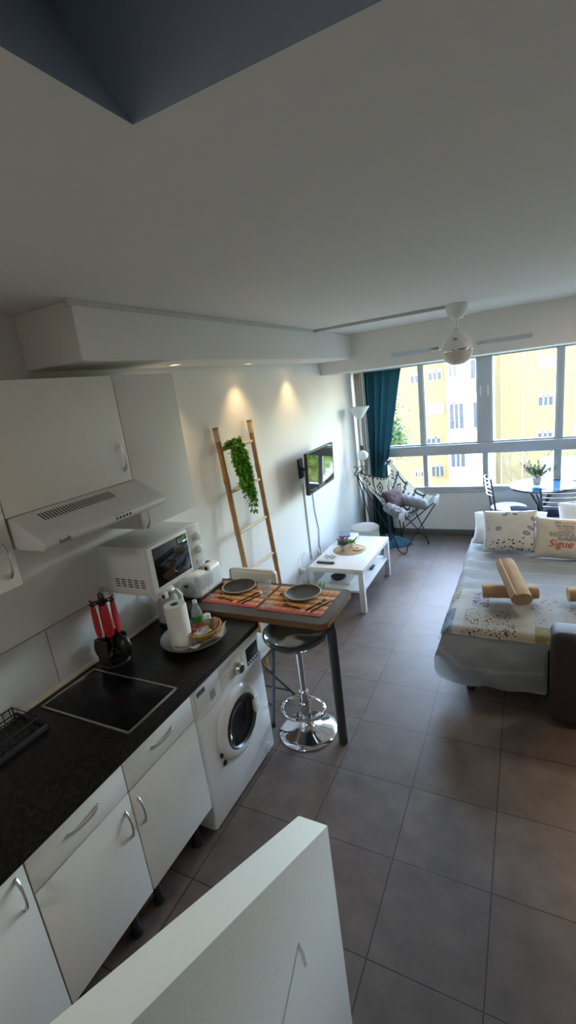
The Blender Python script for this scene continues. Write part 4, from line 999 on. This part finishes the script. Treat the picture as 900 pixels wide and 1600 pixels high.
def roll(name, p0, p1, r, mat, label, cat, grp, seed):
    p0, p1 = Vector(p0), Vector(p1); d = (p1 - p0).normalized(); up = V(0, 0, 1); sd = d.cross(up).normalized(); up = sd.cross(d)
    def fn(u, v):
        a = 2 * PI * u; k = (1 - abs(2 * v - 1) ** 5) ** .5
        rr = r * k * (1 + .16 * nz3(math.cos(a) * 1.5 + seed, math.sin(a) * 1.5, v * 7) + .05 * math.sin(v * 34 + 3 * math.sin(a)))
        return p0.lerp(p1, v) + (sd * math.cos(a) + up * math.sin(a) * .88) * rr
    return tag(MB().grid(fn, 32, 30, True).build(name, mat, loc=(p0 + p1) / 2, sharp=80), label, cat, grp)
roll('rolled_throw', (.50, 5.47, .63), (.79, 5.42, .50), .075, 'blanket', 'grey bunched throw lying on the near side of the butterfly chair seat', 'throw', 'grey throws on the butterfly chair', 1)
roll('rolled_throw', (.60, 5.72, .665), (.99, 5.72, .56), .08, 'blanket', 'grey bunched throw lying on the window side of the butterfly chair seat', 'throw', 'grey throws on the butterfly chair', 7)
def puddle(u, v):
    a = 2 * PI * u; rr = .20 * v * (1 + .25 * math.sin(3 * a + 1) + .1 * math.sin(7 * a))
    return V(.45 + rr * math.cos(a) * 1.15, 5.78 + rr * math.sin(a) * .9, .006 + .13 * (1 - v) ** .8 * (1 + .5 * nz3(u * 9, v * 4, 2)) + .02 * abs(math.sin(5 * a)) * v * (1 - v) * 4)
tag(MB().grid(puddle, 60, 14, True).build('heaped_cloth', 'teal_cloth', loc=(.45, 5.78, 0), sharp=80), 'blue-green cloth heaped on the floor under the butterfly chair', 'cloth')

# ------------------------------------------------------------------ ceiling fan
fx, fy = 1.577, 4.07
fn_ = thing('ceiling_fan', 'white two-bladed ceiling fan with opal light bowl in front of the window', 'ceiling fan', (fx, fy, 2.64))
MB().lathe([(0, 0), (.082, 0), (.082, -.03), (.070, -.075), (.042, -.105), (.016, -.112), (0, -.112)], (fx, fy, 2.64), 36).build('canopy', 'white', fn_)
MB().tube([(fx, fy, 2.57), (fx, fy, 2.45)], .013, 14).build('downrod', 'white', fn_)
MB().lathe([(.013, .0), (.026, -.004), (.030, -.022), (.055, -.034), (.088, -.066), (.112, -.110), (.119, -.145), (.116, -.162), (0, -.165)], (fx, fy, 2.462), 40).build('motor_housing', 'white', fn_)
MB().lathe([(.115, .0), (.115, -.02), (.110, -.045), (.090, -.085), (.050, -.110), (0, -.116)], (fx, fy, 2.305), 40).build('light_bowl', 'globe', fn_)
MB().lathe([(.116, 0), (.119, -.004), (.119, -.014), (.115, -.018)], (fx, fy, 2.312), 40).build('light_ring', 'chrome', fn_)
for k, s_ in enumerate((-1, 1)):
    def bl(u, v, s_=s_):
        x_ = .14 + .38 * u; wd = .052 + .018 * u if u < .93 else (.07 - .25 * (u - .93)); y_ = (v - .5) * 2 * wd
        return V(fx + s_ * x_, fy + y_ * .96, 2.333 + y_ * .30 * s_ + .0 * u)
    q = MB().grid(bl, 14, 6); bmesh.ops.solidify(q.bm, geom=q.bm.faces[:], thickness=.006)
    b_ = q.build('blade', 'bladegrey', fn_)
    MB().box(min(fx + s_ * .09, fx + s_ * .2), max(fx + s_ * .09, fx + s_ * .2), fy - .018, fy + .018, 2.322, 2.332, .003).build('blade_arm', 'chrome', b_)
put_text('BSI', .026, frame((fx - .016, fy - .0965, 2.372), (.92, -.35, 0), (0, -.35, 1)) , 'ink', 'brand_lettering', fn_, .0006)

# ------------------------------------------------------------------ sofa bed and bedding
BX0, BX1, BY0, BY1, BZT = 1.565, 3.45, 2.945, 4.86, .47
sb = thing('sofa_bed', 'opened dark brown sofa bed made up in the right half of the room', 'sofa bed', (2.5, 3.9, 0))
MB().box(BX0 + .05, BX1, BY0 + .04, BY1 - .02, .20, .40, .03, 3).build('mattress', 'cotton', sb)
MB().box(BX0 + .08, BX1, BY0 + .07, BY1 - .04, .12, .20, .01).build('frame', 'blackmat', sb)
for x, y in ((1.735, 3.0), (1.735, 4.72)): MB().lathe([(0, 0), (.028, 0), (.03, .01), (.022, .06), (.035, .08), (.035, .13), (0, .13)], (x, y, 0), 16).build('leg', 'blackmat', sb)
def arm(y0_, y1_):
    return MB().box(2.205, 3.2, y0_, y1_, .03, .635, .045, 4)
arm(2.745, 2.932).build('armrest', 'brownsofa', sb); arm(4.90, 5.09).build('armrest', 'brownsofa', sb)
MB().box(3.2, 3.68, 2.745, 5.09, .03, .80, .05, 4).build('backrest', 'brownsofa', sb)
# duvet: falls over the foot (near end) and the left side
def bend(s_, t_, off=0.0):
    # s_: distance from left edge inward (neg = hanging), t_: distance from foot edge inward (neg = hanging)
    R = .07
    def edge(d):
        # returns outward offset, drop
        if d >= R: return d, 0.0
        a = (R - d) / R
        if d > R - R * PI / 2:
            th = (R - d) / R; return R - (R + off) * math.sin(th), R - (R + off) * math.cos(th) + off
        dd = (R - R * PI / 2) - d
        return -off, R + dd + off
    xs, dzx = edge(s_); ys, dzy = edge(t_)
    hang = max(dzx, dzy) if min(dzx, dzy) <= 0.02 else max(dzx, dzy) + .12 * min(dzx, dzy)
    x = BX0 + xs; y = BY0 + ys
    if t_ < 0:   # folds and belly on the foot hang
        x += 0; bl_ = min(1, -t_ / .12)
        y += -.028 * bl_ * (1 + .9 * math.sin(s_ * 7.0) * .5) - .030 * math.sin(min(1, -t_ / .33) * PI) * (.6 + .4 * math.sin(s_ * 4 + 1)) - .010 * bl_ * math.sin(s_ * 19 + 3 * nz3(s_ * 3, t_ * 6)) - .016 * bl_ * nz3(s_ * 6, t_ * 9, 4)
    if s_ < 0:
        bl_ = min(1, -s_ / .12); x += -.012 * bl_ * (1 + math.sin(t_ * 9)) - .012 * bl_
    if s_ < .05 and t_ < .05:   # corner flare
        k = min(1, max(0, (.05 - s_) / .2)) * min(1, max(0, (.05 - t_) / .2)); x -= .045 * k; y -= .03 * k
    z = BZT + off - hang + .006 * nz3(s_ * 5, t_ * 5, .3) + (.004 * math.sin(t_ * 26 + 5 * s_) * max(0, 1 - abs(s_) / .25) if t_ > .6 else 0) 
    return V(x, y, max(z, .09))
SL = .13; LEN = BY1 - BY0 - .05; FT = .40
def duv(u, v):
    s_ = -SL + u * (BX1 - .3 - BX0 + SL); t_ = -FT * (1 - .38 * (1 - min(1, u / .14)) ** .7) + v * (LEN + FT)
    # hem of the foot rises and falls a little
    if t_ < 0: t_ *= (1 + .10 * math.sin(s_ * 3.2 + .6)) * (1.0 if s_ < .62 else 1.0)
    return bend(s_, t_)
du = MB().grid(duv, 110, 110)
# keep clear of the armrest: trim the hanging part behind it
kill = [v for v in du.bm.verts if v.co.x > 2.19 and v.co.y < BY0 - .0]
for v in kill: v.co.y = BY0 + .002
bmesh.ops.solidify(du.bm, geom=du.bm.faces[:], thickness=.006)
tag(du.build('duvet', 'duvet', loc=(2.2, 3.9, BZT), sharp=80), 'pale grey striped duvet spread over the sofa bed and hanging at its foot', 'duvet')
# quilted runner: patchwork by faces
qm = ['q_white', 'q_dots', 'q_blue', 'q_purple', 'q_cream', 'q_olive', 'q_grey']
RL = .64; RS0 = -.075; RS1 = 1.10
def patch(u, v):
    s_ = RS0 + u * (RS1 - RS0); t_ = .0 + v * RL
    if s_ < .055: return 1 if t_ > .42 else (0 if t_ > .30 else (2 if t_ > .06 else 2))
    if s_ < .125: return 0
    if t_ > .36:
        if .155 < s_ < .27 and t_ < .58: return 3
        return 0 if s_ < .5 else 6
    if t_ > .33 and s_ < .48: return 0
    if s_ < .46: return 1 if t_ < .24 else 6
    if s_ < .56: return 4 if t_ < .20 else 0
    if s_ < .80: return 5 if t_ < .16 else 6
    return 6 if t_ > .12 else 0
def run(u, v):
    s_ = RS0 + u * (RS1 - RS0); t_ = .0 + v * RL
    p = bend(s_, t_ + .0, .012); p.z += .002 * nz3(s_ * 14, t_ * 14); p.y += .012 * math.sin(s_ * 9) * (v > .95)
    return p
ru = MB().grid(run, 96, 54, matfn=patch); bmesh.ops.solidify(ru.bm, geom=ru.bm.faces[:], thickness=-.008)
tag(ru.build('patchwork_throw', qm, loc=(2.0, 3.25, BZT), sharp=80), 'patchwork quilt folded across the foot of the bed under the rolled towels', 'quilt')
# rolled towels
def towel(p0, p1, r, label):
    p0, p1 = Vector(p0), Vector(p1); d = (p1 - p0).normalized(); sd = d.cross(V(0, 0, 1)).normalized(); up = sd.cross(d)
    q = MB(); turns, n = 3.2, 90; th = r / turns * .82
    prof = []
    for i in range(n + 1): a = 2 * PI * turns * i / n + PI * .27 - 2 * PI * (turns % 1); rr = .006 + (r - .006) * i / n; prof.append((math.cos(a) * rr, math.sin(a) * rr))
    inn = []
    for i in range(n, -1, -1): a = 2 * PI * turns * i / n + PI * .27 - 2 * PI * (turns % 1); rr = max(.002, .006 + (r - .006) * i / n - th); inn.append((math.cos(a) * rr, math.sin(a) * rr))
    nl = 12
    rows = []
    for k in range(nl + 1):
        v = k / nl; e = .96 + .06 * nz3(v * 4, r * 50) - .05 * (abs(2 * v - 1) ** 8); c = p0.lerp(p1, v)
        rows.append(([q.bm.verts.new(c + sd * a * e * (1 + .06 * nz3(a * 20, b_ * 20, v * 4)) + up * b_ * e * (.80 + .12 * nz3(a * 18, v * 5, r * 70))) for a, b_ in prof], [q.bm.verts.new(c + sd * a * e * .97 + up * b_ * e * .80) for a, b_ in inn]))
    for k in range(nl):
        for lst in (0, 1):
            A, B = rows[k][lst], rows[k + 1][lst]
            for i in range(n): q.bm.faces.new((A[i], A[i + 1], B[i + 1], B[i]))
        A, B = rows[k], rows[k + 1]
        q.bm.faces.new((A[0][-1], A[1][0], B[1][0], B[0][-1]))
    for k in (0, nl):
        o_, i_ = rows[k]
        for j in range(n): q.bm.faces.new((o_[j], o_[j + 1], i_[n - j - 1], i_[n - j]))
    return tag(q.build('rolled_towel', 'towel', loc=(p0 + p1) / 2, sharp=50), label, 'towel', 'tan rolled towels')
towel((1.785, 3.42, BZT + .088), (2.150, 3.47, BZT + .088), .072, 'tan rolled towel lying flat on the patchwork quilt under another')
towel((1.935, 3.64, BZT + .228), (2.055, 3.21, BZT + .145), .083, 'tan rolled towel laid slanting across the top of another')
towel((2.335, 3.47, BZT + .088), (2.70, 3.52, BZT + .088), .072, 'tan rolled towel on the quilt behind the brown sofa arm')
# pillows
PB = BZT
pillow('bed_pillow', .66, .42, .085, 'cotton', orient((1.93, 4.755, .612), (1, .02, 0), (-.0, .86, .52)), 'plain white pillow mostly hidden behind the leaf-print one', 'pillow', 'plain white pillows', seed=3)
pillow('bed_pillow', .66, .42, .085, 'cotton', orient((2.66, 4.74, .668), (1, -.02, 0), (.0, .6, .8)), 'plain white pillow standing behind the lettered cushion', 'pillow', 'plain white pillows', seed=8)
pillow('floral_pillow', .46, .40, .075, 'floral', orient((1.94, 4.50, .664), (1, .0, .03), (.0, .52, .85)), 'white pillow printed with grey leaves and small brown sprigs', 'pillow', seed=5)
LM = orient((2.372, 4.41, .638), (1, -.05, -.03), (0, .50, .86))
lp = pillow('lettered_cushion', .47, .37, .065, 'linen', LM, 'beige cushion with coloured Spanish lettering beside the leaf-print pillow', 'cushion', seed=1)
def cush_text(txt, size, x, y, mat, sp=1.0, shear=0):
    me = text_mesh(txt, size, 0, 'LEFT', sp)
    bm_ = bmesh.new(); bm_.from_mesh(me); bmesh.ops.triangulate(bm_, faces=bm_.faces[:]); bmesh.ops.subdivide_edges(bm_, edges=bm_.edges[:], cuts=1)
    for v in bm_.verts:
        X, Y = v.co.x + x + shear * v.co.y, v.co.y + y; a, b_ = X / .235, Y / .185
        v.co = V(X, Y, pillow_h(min(1, max(-1, a)), min(1, max(-1, b_)), .065) + .0050)
    bm_.to_mesh(me); bm_.free(); me.materials.clear(); me.materials.append(M[mat])
    o = bpy.data.objects.new('printed_lettering', me); COL.objects.link(o); o.parent = lp; return o
cush_text('Los', .034, -.085, .118, 'ink', 1.0, .2); cush_text('sueños', .034, -.025, .118, 'inkor', 1.0, .2)
cush_text('no tienen', .034, -.072, .088, 'ink', 1.05)
cush_text('FECHA DE', .024, -.058, .066, 'inkred', 1.15)
cush_text('caducidad', .023, -.060, .043, 'ink', 1.2)
cush_text('RESPIRA', .052, -.118, .002, 'inkgn', 1.02)
cush_text('HONDO Y', .036, -.050, -.030, 'ink', 1.05)
cush_text('Sigue', .088, -.125, -.088, 'inkred', 1.0, .25)

# ------------------------------------------------------------------ bistro set by the window
gx, gy, gz, gr_ = 2.232, 5.80, .785, .335
gt = thing('bistro_table', 'round glass-topped bistro table in front of the window', 'table', (gx, gy, 0))
MB().lathe([(0, 0), (gr_ - .008, 0), (gr_ - .006, .004), (gr_ - .008, .008), (0, .008)], (gx, gy, gz - .008), 64).build('glass_top', 'tableglass', gt)
MB().lathe([(gr_ - .010, -.016), (gr_, -.018), (gr_ + .003, -.006), (gr_, .003), (gr_ - .010, .001)], (gx, gy, gz), 64).build('rim', 'tubedk', gt)
MB().lathe([(0, 0), (gr_ - .012, 0), (gr_ - .012, .004), (0, .004)], (gx, gy, gz - .024), 48).build('under_tray', plain('pale_blue_tray', (.42, .72, .90), .3), gt)  # blue disc under the glass stands in for its sky reflection
for k in range(4):
    a = k * PI / 2 + .5; d = V(math.cos(a), math.sin(a), 0); g0 = V(gx, gy, 0)
    MB().tube([g0 + d * .24 + V(0, 0, .01), g0 + d * .20 + V(0, 0, .04), g0 + d * .045 + V(0, 0, .22), g0 + d * .04 + V(0, 0, .55), g0 + d * .16 + V(0, 0, gz - .03)], .012, 10).build('leg', 'tubedk', gt)
pl = thing('potted_plant', 'small leafy plant in a grey pot on the glass bistro table', 'plant', (2.178, 5.80, gz))
MB().lathe([(0, 0), (.036, 0), (.050, .085), (.046, .085), (.043, .075), (0, .075)], (2.178, 5.80, gz + .003), 28).build('pot', 'pot', pl)
lf_, sm = MB(), MB(); random.seed(8)
for k in range(26):
    a = random.random() * 2 * PI; tl_ = .5 + .9 * random.random(); d = V(math.cos(a), math.sin(a), tl_).normalized(); p0 = V(2.178, 5.80, gz + .075)
    ln = .12 + .12 * random.random()
    sm.tube([p0, p0 + d * ln], .0015, 4)
    for j in range(9):
        p = p0 + d * ln * (.3 + .7 * j / 8); lf_.leaf(p, d + V(random.uniform(-1, 1), random.uniform(-1, 1), random.uniform(-.5, .6)), .042, .010)
sm.build('stems', 'stem', pl); lf_.build('leaves', 'leafdk', pl, sharp=10)
tag(MB().lathe([(0, 0), (.05, 0), (.085, .008), (.088, .012), (.08, .011), (.05, .005), (0, .005)], (2.185, 5.70, gz + .0035), 32).build('white_saucer', 'white', loc=(2.185, 5.70, gz)), 'white saucer on the glass table in front of the potted plant', 'saucer')
# chairs: local frame, seat faces +y, built once then placed
def bistro_chair(label):
    c = thing('bistro_chair', label, 'chair', (0, 0, 0), 'metal bistro chairs')
    q = MB().lathe([(0, 0), (.185, 0), (.198, .012), (.196, .030), (.17, .042), (0, .048)], (0, 0, .46), 36); q.build('seat', 'seatpad', c)
    MB().tube([(.19 * math.cos(i * PI / 12), .19 * math.sin(i * PI / 12), .452) for i in range(24)], .010, 8, True).build('seat_ring', 'tubedk', c)
    for s_ in (-1, 1):
        MB().tube([(s_ * .185, -.19, .0), (s_ * .165, -.165, .45), (s_ * .17, -.19, .62), (s_ * .185, -.225, .88)], .011, 10).build('leg', 'tubedk', c)
        MB().tube([(s_ * .17, .18, .0), (s_ * .15, .13, .45)], .011, 10).build('leg', 'tubedk', c)
    for k in range(5):
        z = .67 + k * .048; wd = .168 + .013 * (z - .62) / .26; dp = .19 + .032 * (z - .62) / .26
        MB().tube([(-wd + 2 * wd * i / 10, -dp - .045 * math.sin(PI * i / 10), z) for i in range(11)], .0065, 8).build('back_slat', plain('satin_chair_tube', (.42, .44, .47), .25, .8) if 'satin_chair_tube' not in bpy.data.materials else bpy.data.materials['satin_chair_tube'], c)
    return c
ca = bistro_chair('metal slat-back bistro chair at the wall side of the table, seat facing the plant')
cb_ = dup(ca, (2.375, 5.52, 0), .06, 'metal slat-back bistro chair with its back to the bed')
ca.location = (1.885, 5.95, 0); ca.rotation_euler.z = -1.35
# navy cloth heaped between the chairs
pillow('navy_cushion', .29, .27, .045, 'navy', orient((2.372, 5.53, .556), (1, 0, 0), (0, 1, .05)), 'navy cushion on the seat of the chair backing onto the bed', 'cushion', seed=2)
pillow('navy_cushion', .30, .30, .06, 'navy', orient((2.075, 5.62, .49), (1, .3, -.25), (-.2, 1, .2)), 'crumpled navy cushion wedged between the two bistro chairs', 'cushion', seed=9)

# ------------------------------------------------------------------ recessed spots in the soffit
SPOT = [(.180, 2.33), (.155, 3.235), (.155, 4.165)]
nm = ['white recessed spotlight in the soffit nearest the wall cabinets', 'white recessed spotlight in the soffit above the bamboo ladder', 'white recessed spotlight in the soffit above the television']
for (x, y), lb in zip(SPOT, nm):
    s_ = thing('recessed_spotlight', lb, 'spotlight', (x, y, 2.396), 'spotlights in the soffit')
    MB().lathe([(.028, .0), (.030, -.004), (.042, -.006), (.046, -.003), (.046, 0)], (x, y, 2.396), 28).build('trim_ring', 'white', s_)
    MB().lathe([(0, -.0015), (.029, -.0015), (.029, 0), (0, 0)], (x, y, 2.396), 24).build('lens', 'bulb', s_)
    li = bpy.data.lights.new('spot_beam', 'SPOT'); li.energy = 4.2; li.color = (1, .68, .34); li.spot_size = math.radians(94); li.spot_blend = .9; li.shadow_soft_size = .02
    o = bpy.data.objects.new('spot_beam', li); COL.objects.link(o); o.location = (x, y, 2.385); o.rotation_euler = (0, math.radians(4), 0)

for x, y, en, colr, lb in ((1.0, -1.0, 5.0, (1, .93, .84), 'flush round ceiling light by the back wall, over the kitchen end'), (3.2, 3.9, 5, (1, .92, .80), 'flush round ceiling light above the sofa bed')):  # fill lamps added out of view to brighten the interior
    s_ = thing('ceiling_light', lb, 'ceiling light', (x, y, ZC), 'flush ceiling lights')
    MB().lathe([(0, 0), (.16, 0), (.165, -.01), (.165, -.035), (.150, -.04), (.150, -.03), (0, -.03)], (x, y, ZC), 36).build('housing', 'white', s_)
    MB().lathe([(0, -.044), (.10, -.042), (.149, -.036), (.149, -.032), (0, -.032)], (x, y, ZC), 36).build('diffuser', 'led', s_)
    li = bpy.data.lights.new('ceiling_light_glow', 'AREA'); li.shape = 'DISK'; li.size = .28; li.energy = en; li.color = colr
    o = bpy.data.objects.new('ceiling_light_glow', li); COL.objects.link(o); o.location = (x, y, ZC - .05)

SPOT2 = [(3.0, 2.15)]
for x, y in SPOT2:
    s_ = thing('recessed_spotlight', 'white recessed spotlight in the ceiling over the floor before the sofa bed', 'spotlight', (x, y, ZC))
    MB().lathe([(.028, .0), (.030, -.004), (.042, -.006), (.046, -.003), (.046, 0)], (x, y, ZC), 28).build('trim_ring', 'white', s_)
    MB().lathe([(0, -.0015), (.029, -.0015), (.029, 0), (0, 0)], (x, y, ZC), 24).build('lens', 'bulb', s_)
    li = bpy.data.lights.new('spot_beam', 'SPOT'); li.energy = 65; li.color = (1, .66, .36); li.spot_size = math.radians(64); li.spot_blend = 1; li.shadow_soft_size = .03
    o = bpy.data.objects.new('spot_beam', li); COL.objects.link(o); o.location = (x, y, ZC - .012); o.rotation_euler = (0, math.radians(-8), 0)

# ------------------------------------------------------------------ outdoors
GZ = -8.2
struct(MB().box(-40, 50, 6.7, 60, GZ - .3, GZ).build('ground', 'ground'))
FY = 38.0
ab = thing('apartment_building', 'yellow apartment block with white balcony bay across the street', 'building', (0, FY, GZ))
w = MB(); w.box(-22, -3.2, FY, FY + 8, GZ, 4.6); w.box(.05, 26, FY, FY + 8, GZ, 4.6); w.build('yellow_wall', 'facade', ab)
wb = MB().box(-3.2, .05, FY - 1.0, FY + 8, GZ, 4.6).build('white_bay', 'fwhite', ab)
def fwin(x0, x1, z0, z1, kind='shut', y=FY, surround=True):
    wf = MB()
    t_ = .12
    for a in ((x0 - t_, x1 + t_, z0 - t_, z0), (x0 - t_, x1 + t_, z1, z1 + t_), (x0 - t_, x0, z0, z1), (x1, x1 + t_, z0, z1)): wf.box(a[0], a[1], y - .06, y + .02, a[2], a[3], .01)
    o = wf.build('window', 'fframe' if surround else 'fshut', ab)
    MB().box(x0, x1, y - .02, y + .01, z0, z1).build('pane' if kind != 'shut' else 'shutter', 'fglass' if kind != 'shut' else 'fshut', o)
    if kind != 'shut':
        q = MB()
        for k in range(1, 3): q.box(x0 + (x1 - x0) * k / 3 - .04, x0 + (x1 - x0) * k / 3 + .04, y - .05, y - .015, z0, z1)
        q.box(x0, x1, y - .05, y - .015, z1 - .12, z1)
        q.build('sash_bar', 'fshut', o)
    if kind == 'bars':
        q = MB()
        for k in range(9): q.box(x0 + (x1 - x0) * k / 8 - .018, x0 + (x1 - x0) * k / 8 + .018, y - .16, y - .13, z0 - .1, z1 + .1)
        q.build('window_bars', 'frail', o)
for zc in (1.68, -.85, -3.38): fwin(2.86, 3.72, zc - .36, zc + .36, 'shut' if zc > 0 else 'glass')
for zc in (1.68, -.80, -3.30): fwin(5.05, 6.3, zc - .8, zc + .7, 'shut')
fwin(3.35, 4.2, -6.3, -5.4, 'bars')
fwin(-5.95, -5.05, 1.32, 2.0, 'glass'); fwin(-4.6, -3.68, 1.38, 2.05, 'glass')
fwin(-4.85, -3.62, -1.15, -.45, 'shut'); fwin(-4.9, -3.9, -3.6, -2.95, 'bars'); fwin(-5.95, -5.35, -6.1, -5.6, 'glass'); fwin(-4.6, -3.75, -6.1, -5.2, 'bars')
for (x0, x1, z0, z1) in ((-3.0, -2.05, -2.3, -.35), (-1.35, -.35, -2.3, -.35), (-1.5, -.4, 1.2, 2.6), (-2.95, -2.5, 1.5, 2.4), (-3.0, -2.0, -5.2, -3.4), (.02, .0, 0, 0)):
    if x1 > x0: fwin(x0, x1, z0, z1, 'glass', FY - 1.0, False)
for (x0, x1, z0) in ((-3.05, -.1, -2.45), (-2.4, -.1, .15)):
    b_ = MB().box(x0, x1, FY - 1.7, FY - 1.0, z0 - .15, z0).build('balcony', 'fwhite', ab)
    q = MB().box(x0, x1, FY - 1.72, FY - 1.68, z0 + .85, z0 + .9); 
    for k in range(22): q.box(x0 + (x1 - x0) * k / 21 - .015, x0 + (x1 - x0) * k / 21 + .015, FY - 1.71, FY - 1.69, z0, z0 + .87)
    q.build('railing', 'frail', b_)
for x in (.45, 1.87): MB().tube([(x, FY - .07, GZ + .2), (x, FY - .07, 2.5), (x, FY - .07, 4.4)], .05, 8).build('drainpipe', plain('pale_pipe', (.62, .50, .32), .6) if 'pale_pipe' not in bpy.data.materials else bpy.data.materials['pale_pipe'], ab)
# low white annex at the right
an = thing('white_annex', 'low white flat-roofed annex with a dark opening before the yellow block', 'building', (5, 31.5, GZ))
MB().box(3.05, 9, 31, 34, GZ, -4.3, .05).build('wall', 'fwhite', an); MB().box(2.95, 9.1, 30.9, 34.1, -4.3, -4.15, .02).build('roof', 'fshut', an)
MB().box(3.6, 4.7, 30.96, 31.02, -6.6, -5.0).build('window', 'fglass', an)
# bare trees
def bare_tree(x, y, ht, seed, spread, label, mat='bark'):
    random.seed(seed)
    t_ = thing('bare_tree', label, 'tree', (x, y, GZ), 'leafless trees in the street')
    tk, tw = MB(), MB()
    def grow(mb_, p, d, ln, r, depth):
        pts = [p]; q = p.copy()
        for i in range(4):
            d = (d + V(random.uniform(-.16, .16), random.uniform(-.16, .16), random.uniform(-.03, .1))).normalized(); q = q + d * ln / 4; pts.append(q.copy())
        mb_.tube(pts, [r * (1 - .10 * i) for i in range(5)], 6 if depth < 3 else 4)
        if depth >= 5: return
        for k in range(3 if depth < 4 else 2):
            an_ = random.uniform(.35, .8) * spread; ax = Vector((random.uniform(-1, 1), random.uniform(-1, 1), random.uniform(-.3, .3))).normalized()
            nd = (Matrix.Rotation(an_, 3, ax) @ d); nd.z = max(nd.z, -.05)
            grow(tw, q if k else pts[3], nd, ln * random.uniform(.62, .8), r * .58, depth + 1)
    grow(tk, V(x, y, GZ), V(0, 0, 1), ht * .42, .13, 0)
    tk.build('trunk', mat, t_); tw.build('branches', mat, t_)
bare_tree(-1.2, 17.0, 6.0, 3, 1.0, 'leafless pale tree seen through the second lower pane from the curtain')
bare_tree(2.0, 22.0, 6.3, 6, 1.15, 'leafless pale tree with slanting branches seen behind the bistro table', 'bark')
# leafy tree at left and green trees toward the right
def leafy(x, y, zc, r, n, lf, label, mat, name, group=None, ls=.14):
    random.seed(int(abs(x) * 10 + y))
    t_ = thing(name, label, 'tree', (x, y, GZ), group)
    MB().tube([(x, y, GZ), (x + .1, y, (GZ + zc) / 2), (x, y, zc)], [.2, .15, .07], 8).build('trunk', 'barkdk', t_)
    q = MB()
    cl = [V(random.gauss(0, 1), random.gauss(0, 1), random.gauss(0, 1)).normalized() * r * random.uniform(.35, .95) for _ in range(16)]
    for k in range(n):
        c = random.choice(cl); p = V(x, y, zc) + V(c.x, c.y, c.z) + V(random.gauss(0, 1), random.gauss(0, 1), random.gauss(0, 1)) * r * .2
        q.leaf(p, V(random.uniform(-1, 1), random.uniform(-1, 1), random.uniform(-1, .6)), ls * random.uniform(.8, 1.4), ls * .3)
    q.build('foliage', mat, t_, sharp=10)
leafy(-1.45, 12.0, 1.15, .90, 7000, .1, 'dark evergreen tree showing beside the teal curtain', 'leafdk', 'evergreen_tree', None, .10)
for i, (x, y, zc, r) in enumerate([(5.3, 16.0, -.5, 1.6), (9.8, 15.5, .2, 2.0), (6.9, 20.6, -.9, 2.3), (12.8, 21.0, .6, 2.4)]):
    leafy(x, y, zc, r, 3600, .1, ['bushy yellow-green tree nearest the window, right of the view', 'bushy yellow-green tree second from the window, right of the view', 'bushy yellow-green tree in front of the white annex', 'tallest bushy yellow-green tree, farthest to the right'][i], 'treegreen', 'street_tree', 'green trees along the street', .26)

# ------------------------------------------------------------------ light
SUNROT = 0
W = bpy.data.worlds.new('World'); S.world = W; W.use_nodes = True; wt = W.node_tree
bg = wt.nodes['Background']
sky = wt.nodes.new('ShaderNodeTexSky'); sky.sky_type = 'NISHITA'; sky.sun_disc = False; sky.sun_elevation = math.radians(42); sky.sun_rotation = math.radians(SUNROT); sky.altitude = 50; sky.air_density = 1.3; sky.dust_density = .25; sky.ozone_density = 1.5
wt.links.new(sky.outputs[0], bg.inputs[0]); bg.inputs[1].default_value = 1.6
po = bpy.data.lights.new('window_portal', 'AREA'); po.shape = 'RECTANGLE'; po.size = 3.5; po.size_y = 1.7; po.cycles.is_portal = True
o = bpy.data.objects.new('window_portal', po); COL.objects.link(o); o.location = (1.85, YW + .12, 1.46); o.rotation_euler = (math.radians(-90), 0, 0)

# ------------------------------------------------------------------ camera
cam = bpy.data.cameras.new('camera'); co_ = bpy.data.objects.new('camera', cam); COL.objects.link(co_)
cam.sensor_fit = 'HORIZONTAL'; cam.sensor_width = 36; cam.lens = 36 * 726.09 / 900; cam.clip_start = .02; cam.clip_end = 500
yaw, pit, rol = .4892, -.2596, -.1255
fw = V(-math.sin(yaw) * math.cos(pit), math.cos(yaw) * math.cos(pit), math.sin(pit)); rt = V(math.cos(yaw), math.sin(yaw), 0); up = rt.cross(fw)
xa = rt * math.cos(rol) + up * math.sin(rol); ya = up * math.cos(rol) - rt * math.sin(rol)
mw = Matrix((xa, ya, -fw)).transposed().to_4x4(); mw.translation = (2.0614, 0, 2.1799)
co_.matrix_world = mw; S.camera = co_
S.view_settings.view_transform = 'Standard'; S.view_settings.look = 'None'; S.view_settings.gamma = 1; S.view_settings.use_curve_mapping = False
S.view_settings.exposure = 1.42
try:
    S.cycles.use_denoising = True; S.cycles.max_bounces = 12; S.cycles.diffuse_bounces = 6; S.cycles.transparent_max_bounces = 12; S.cycles.sample_clamp_indirect = 6
except Exception: pass
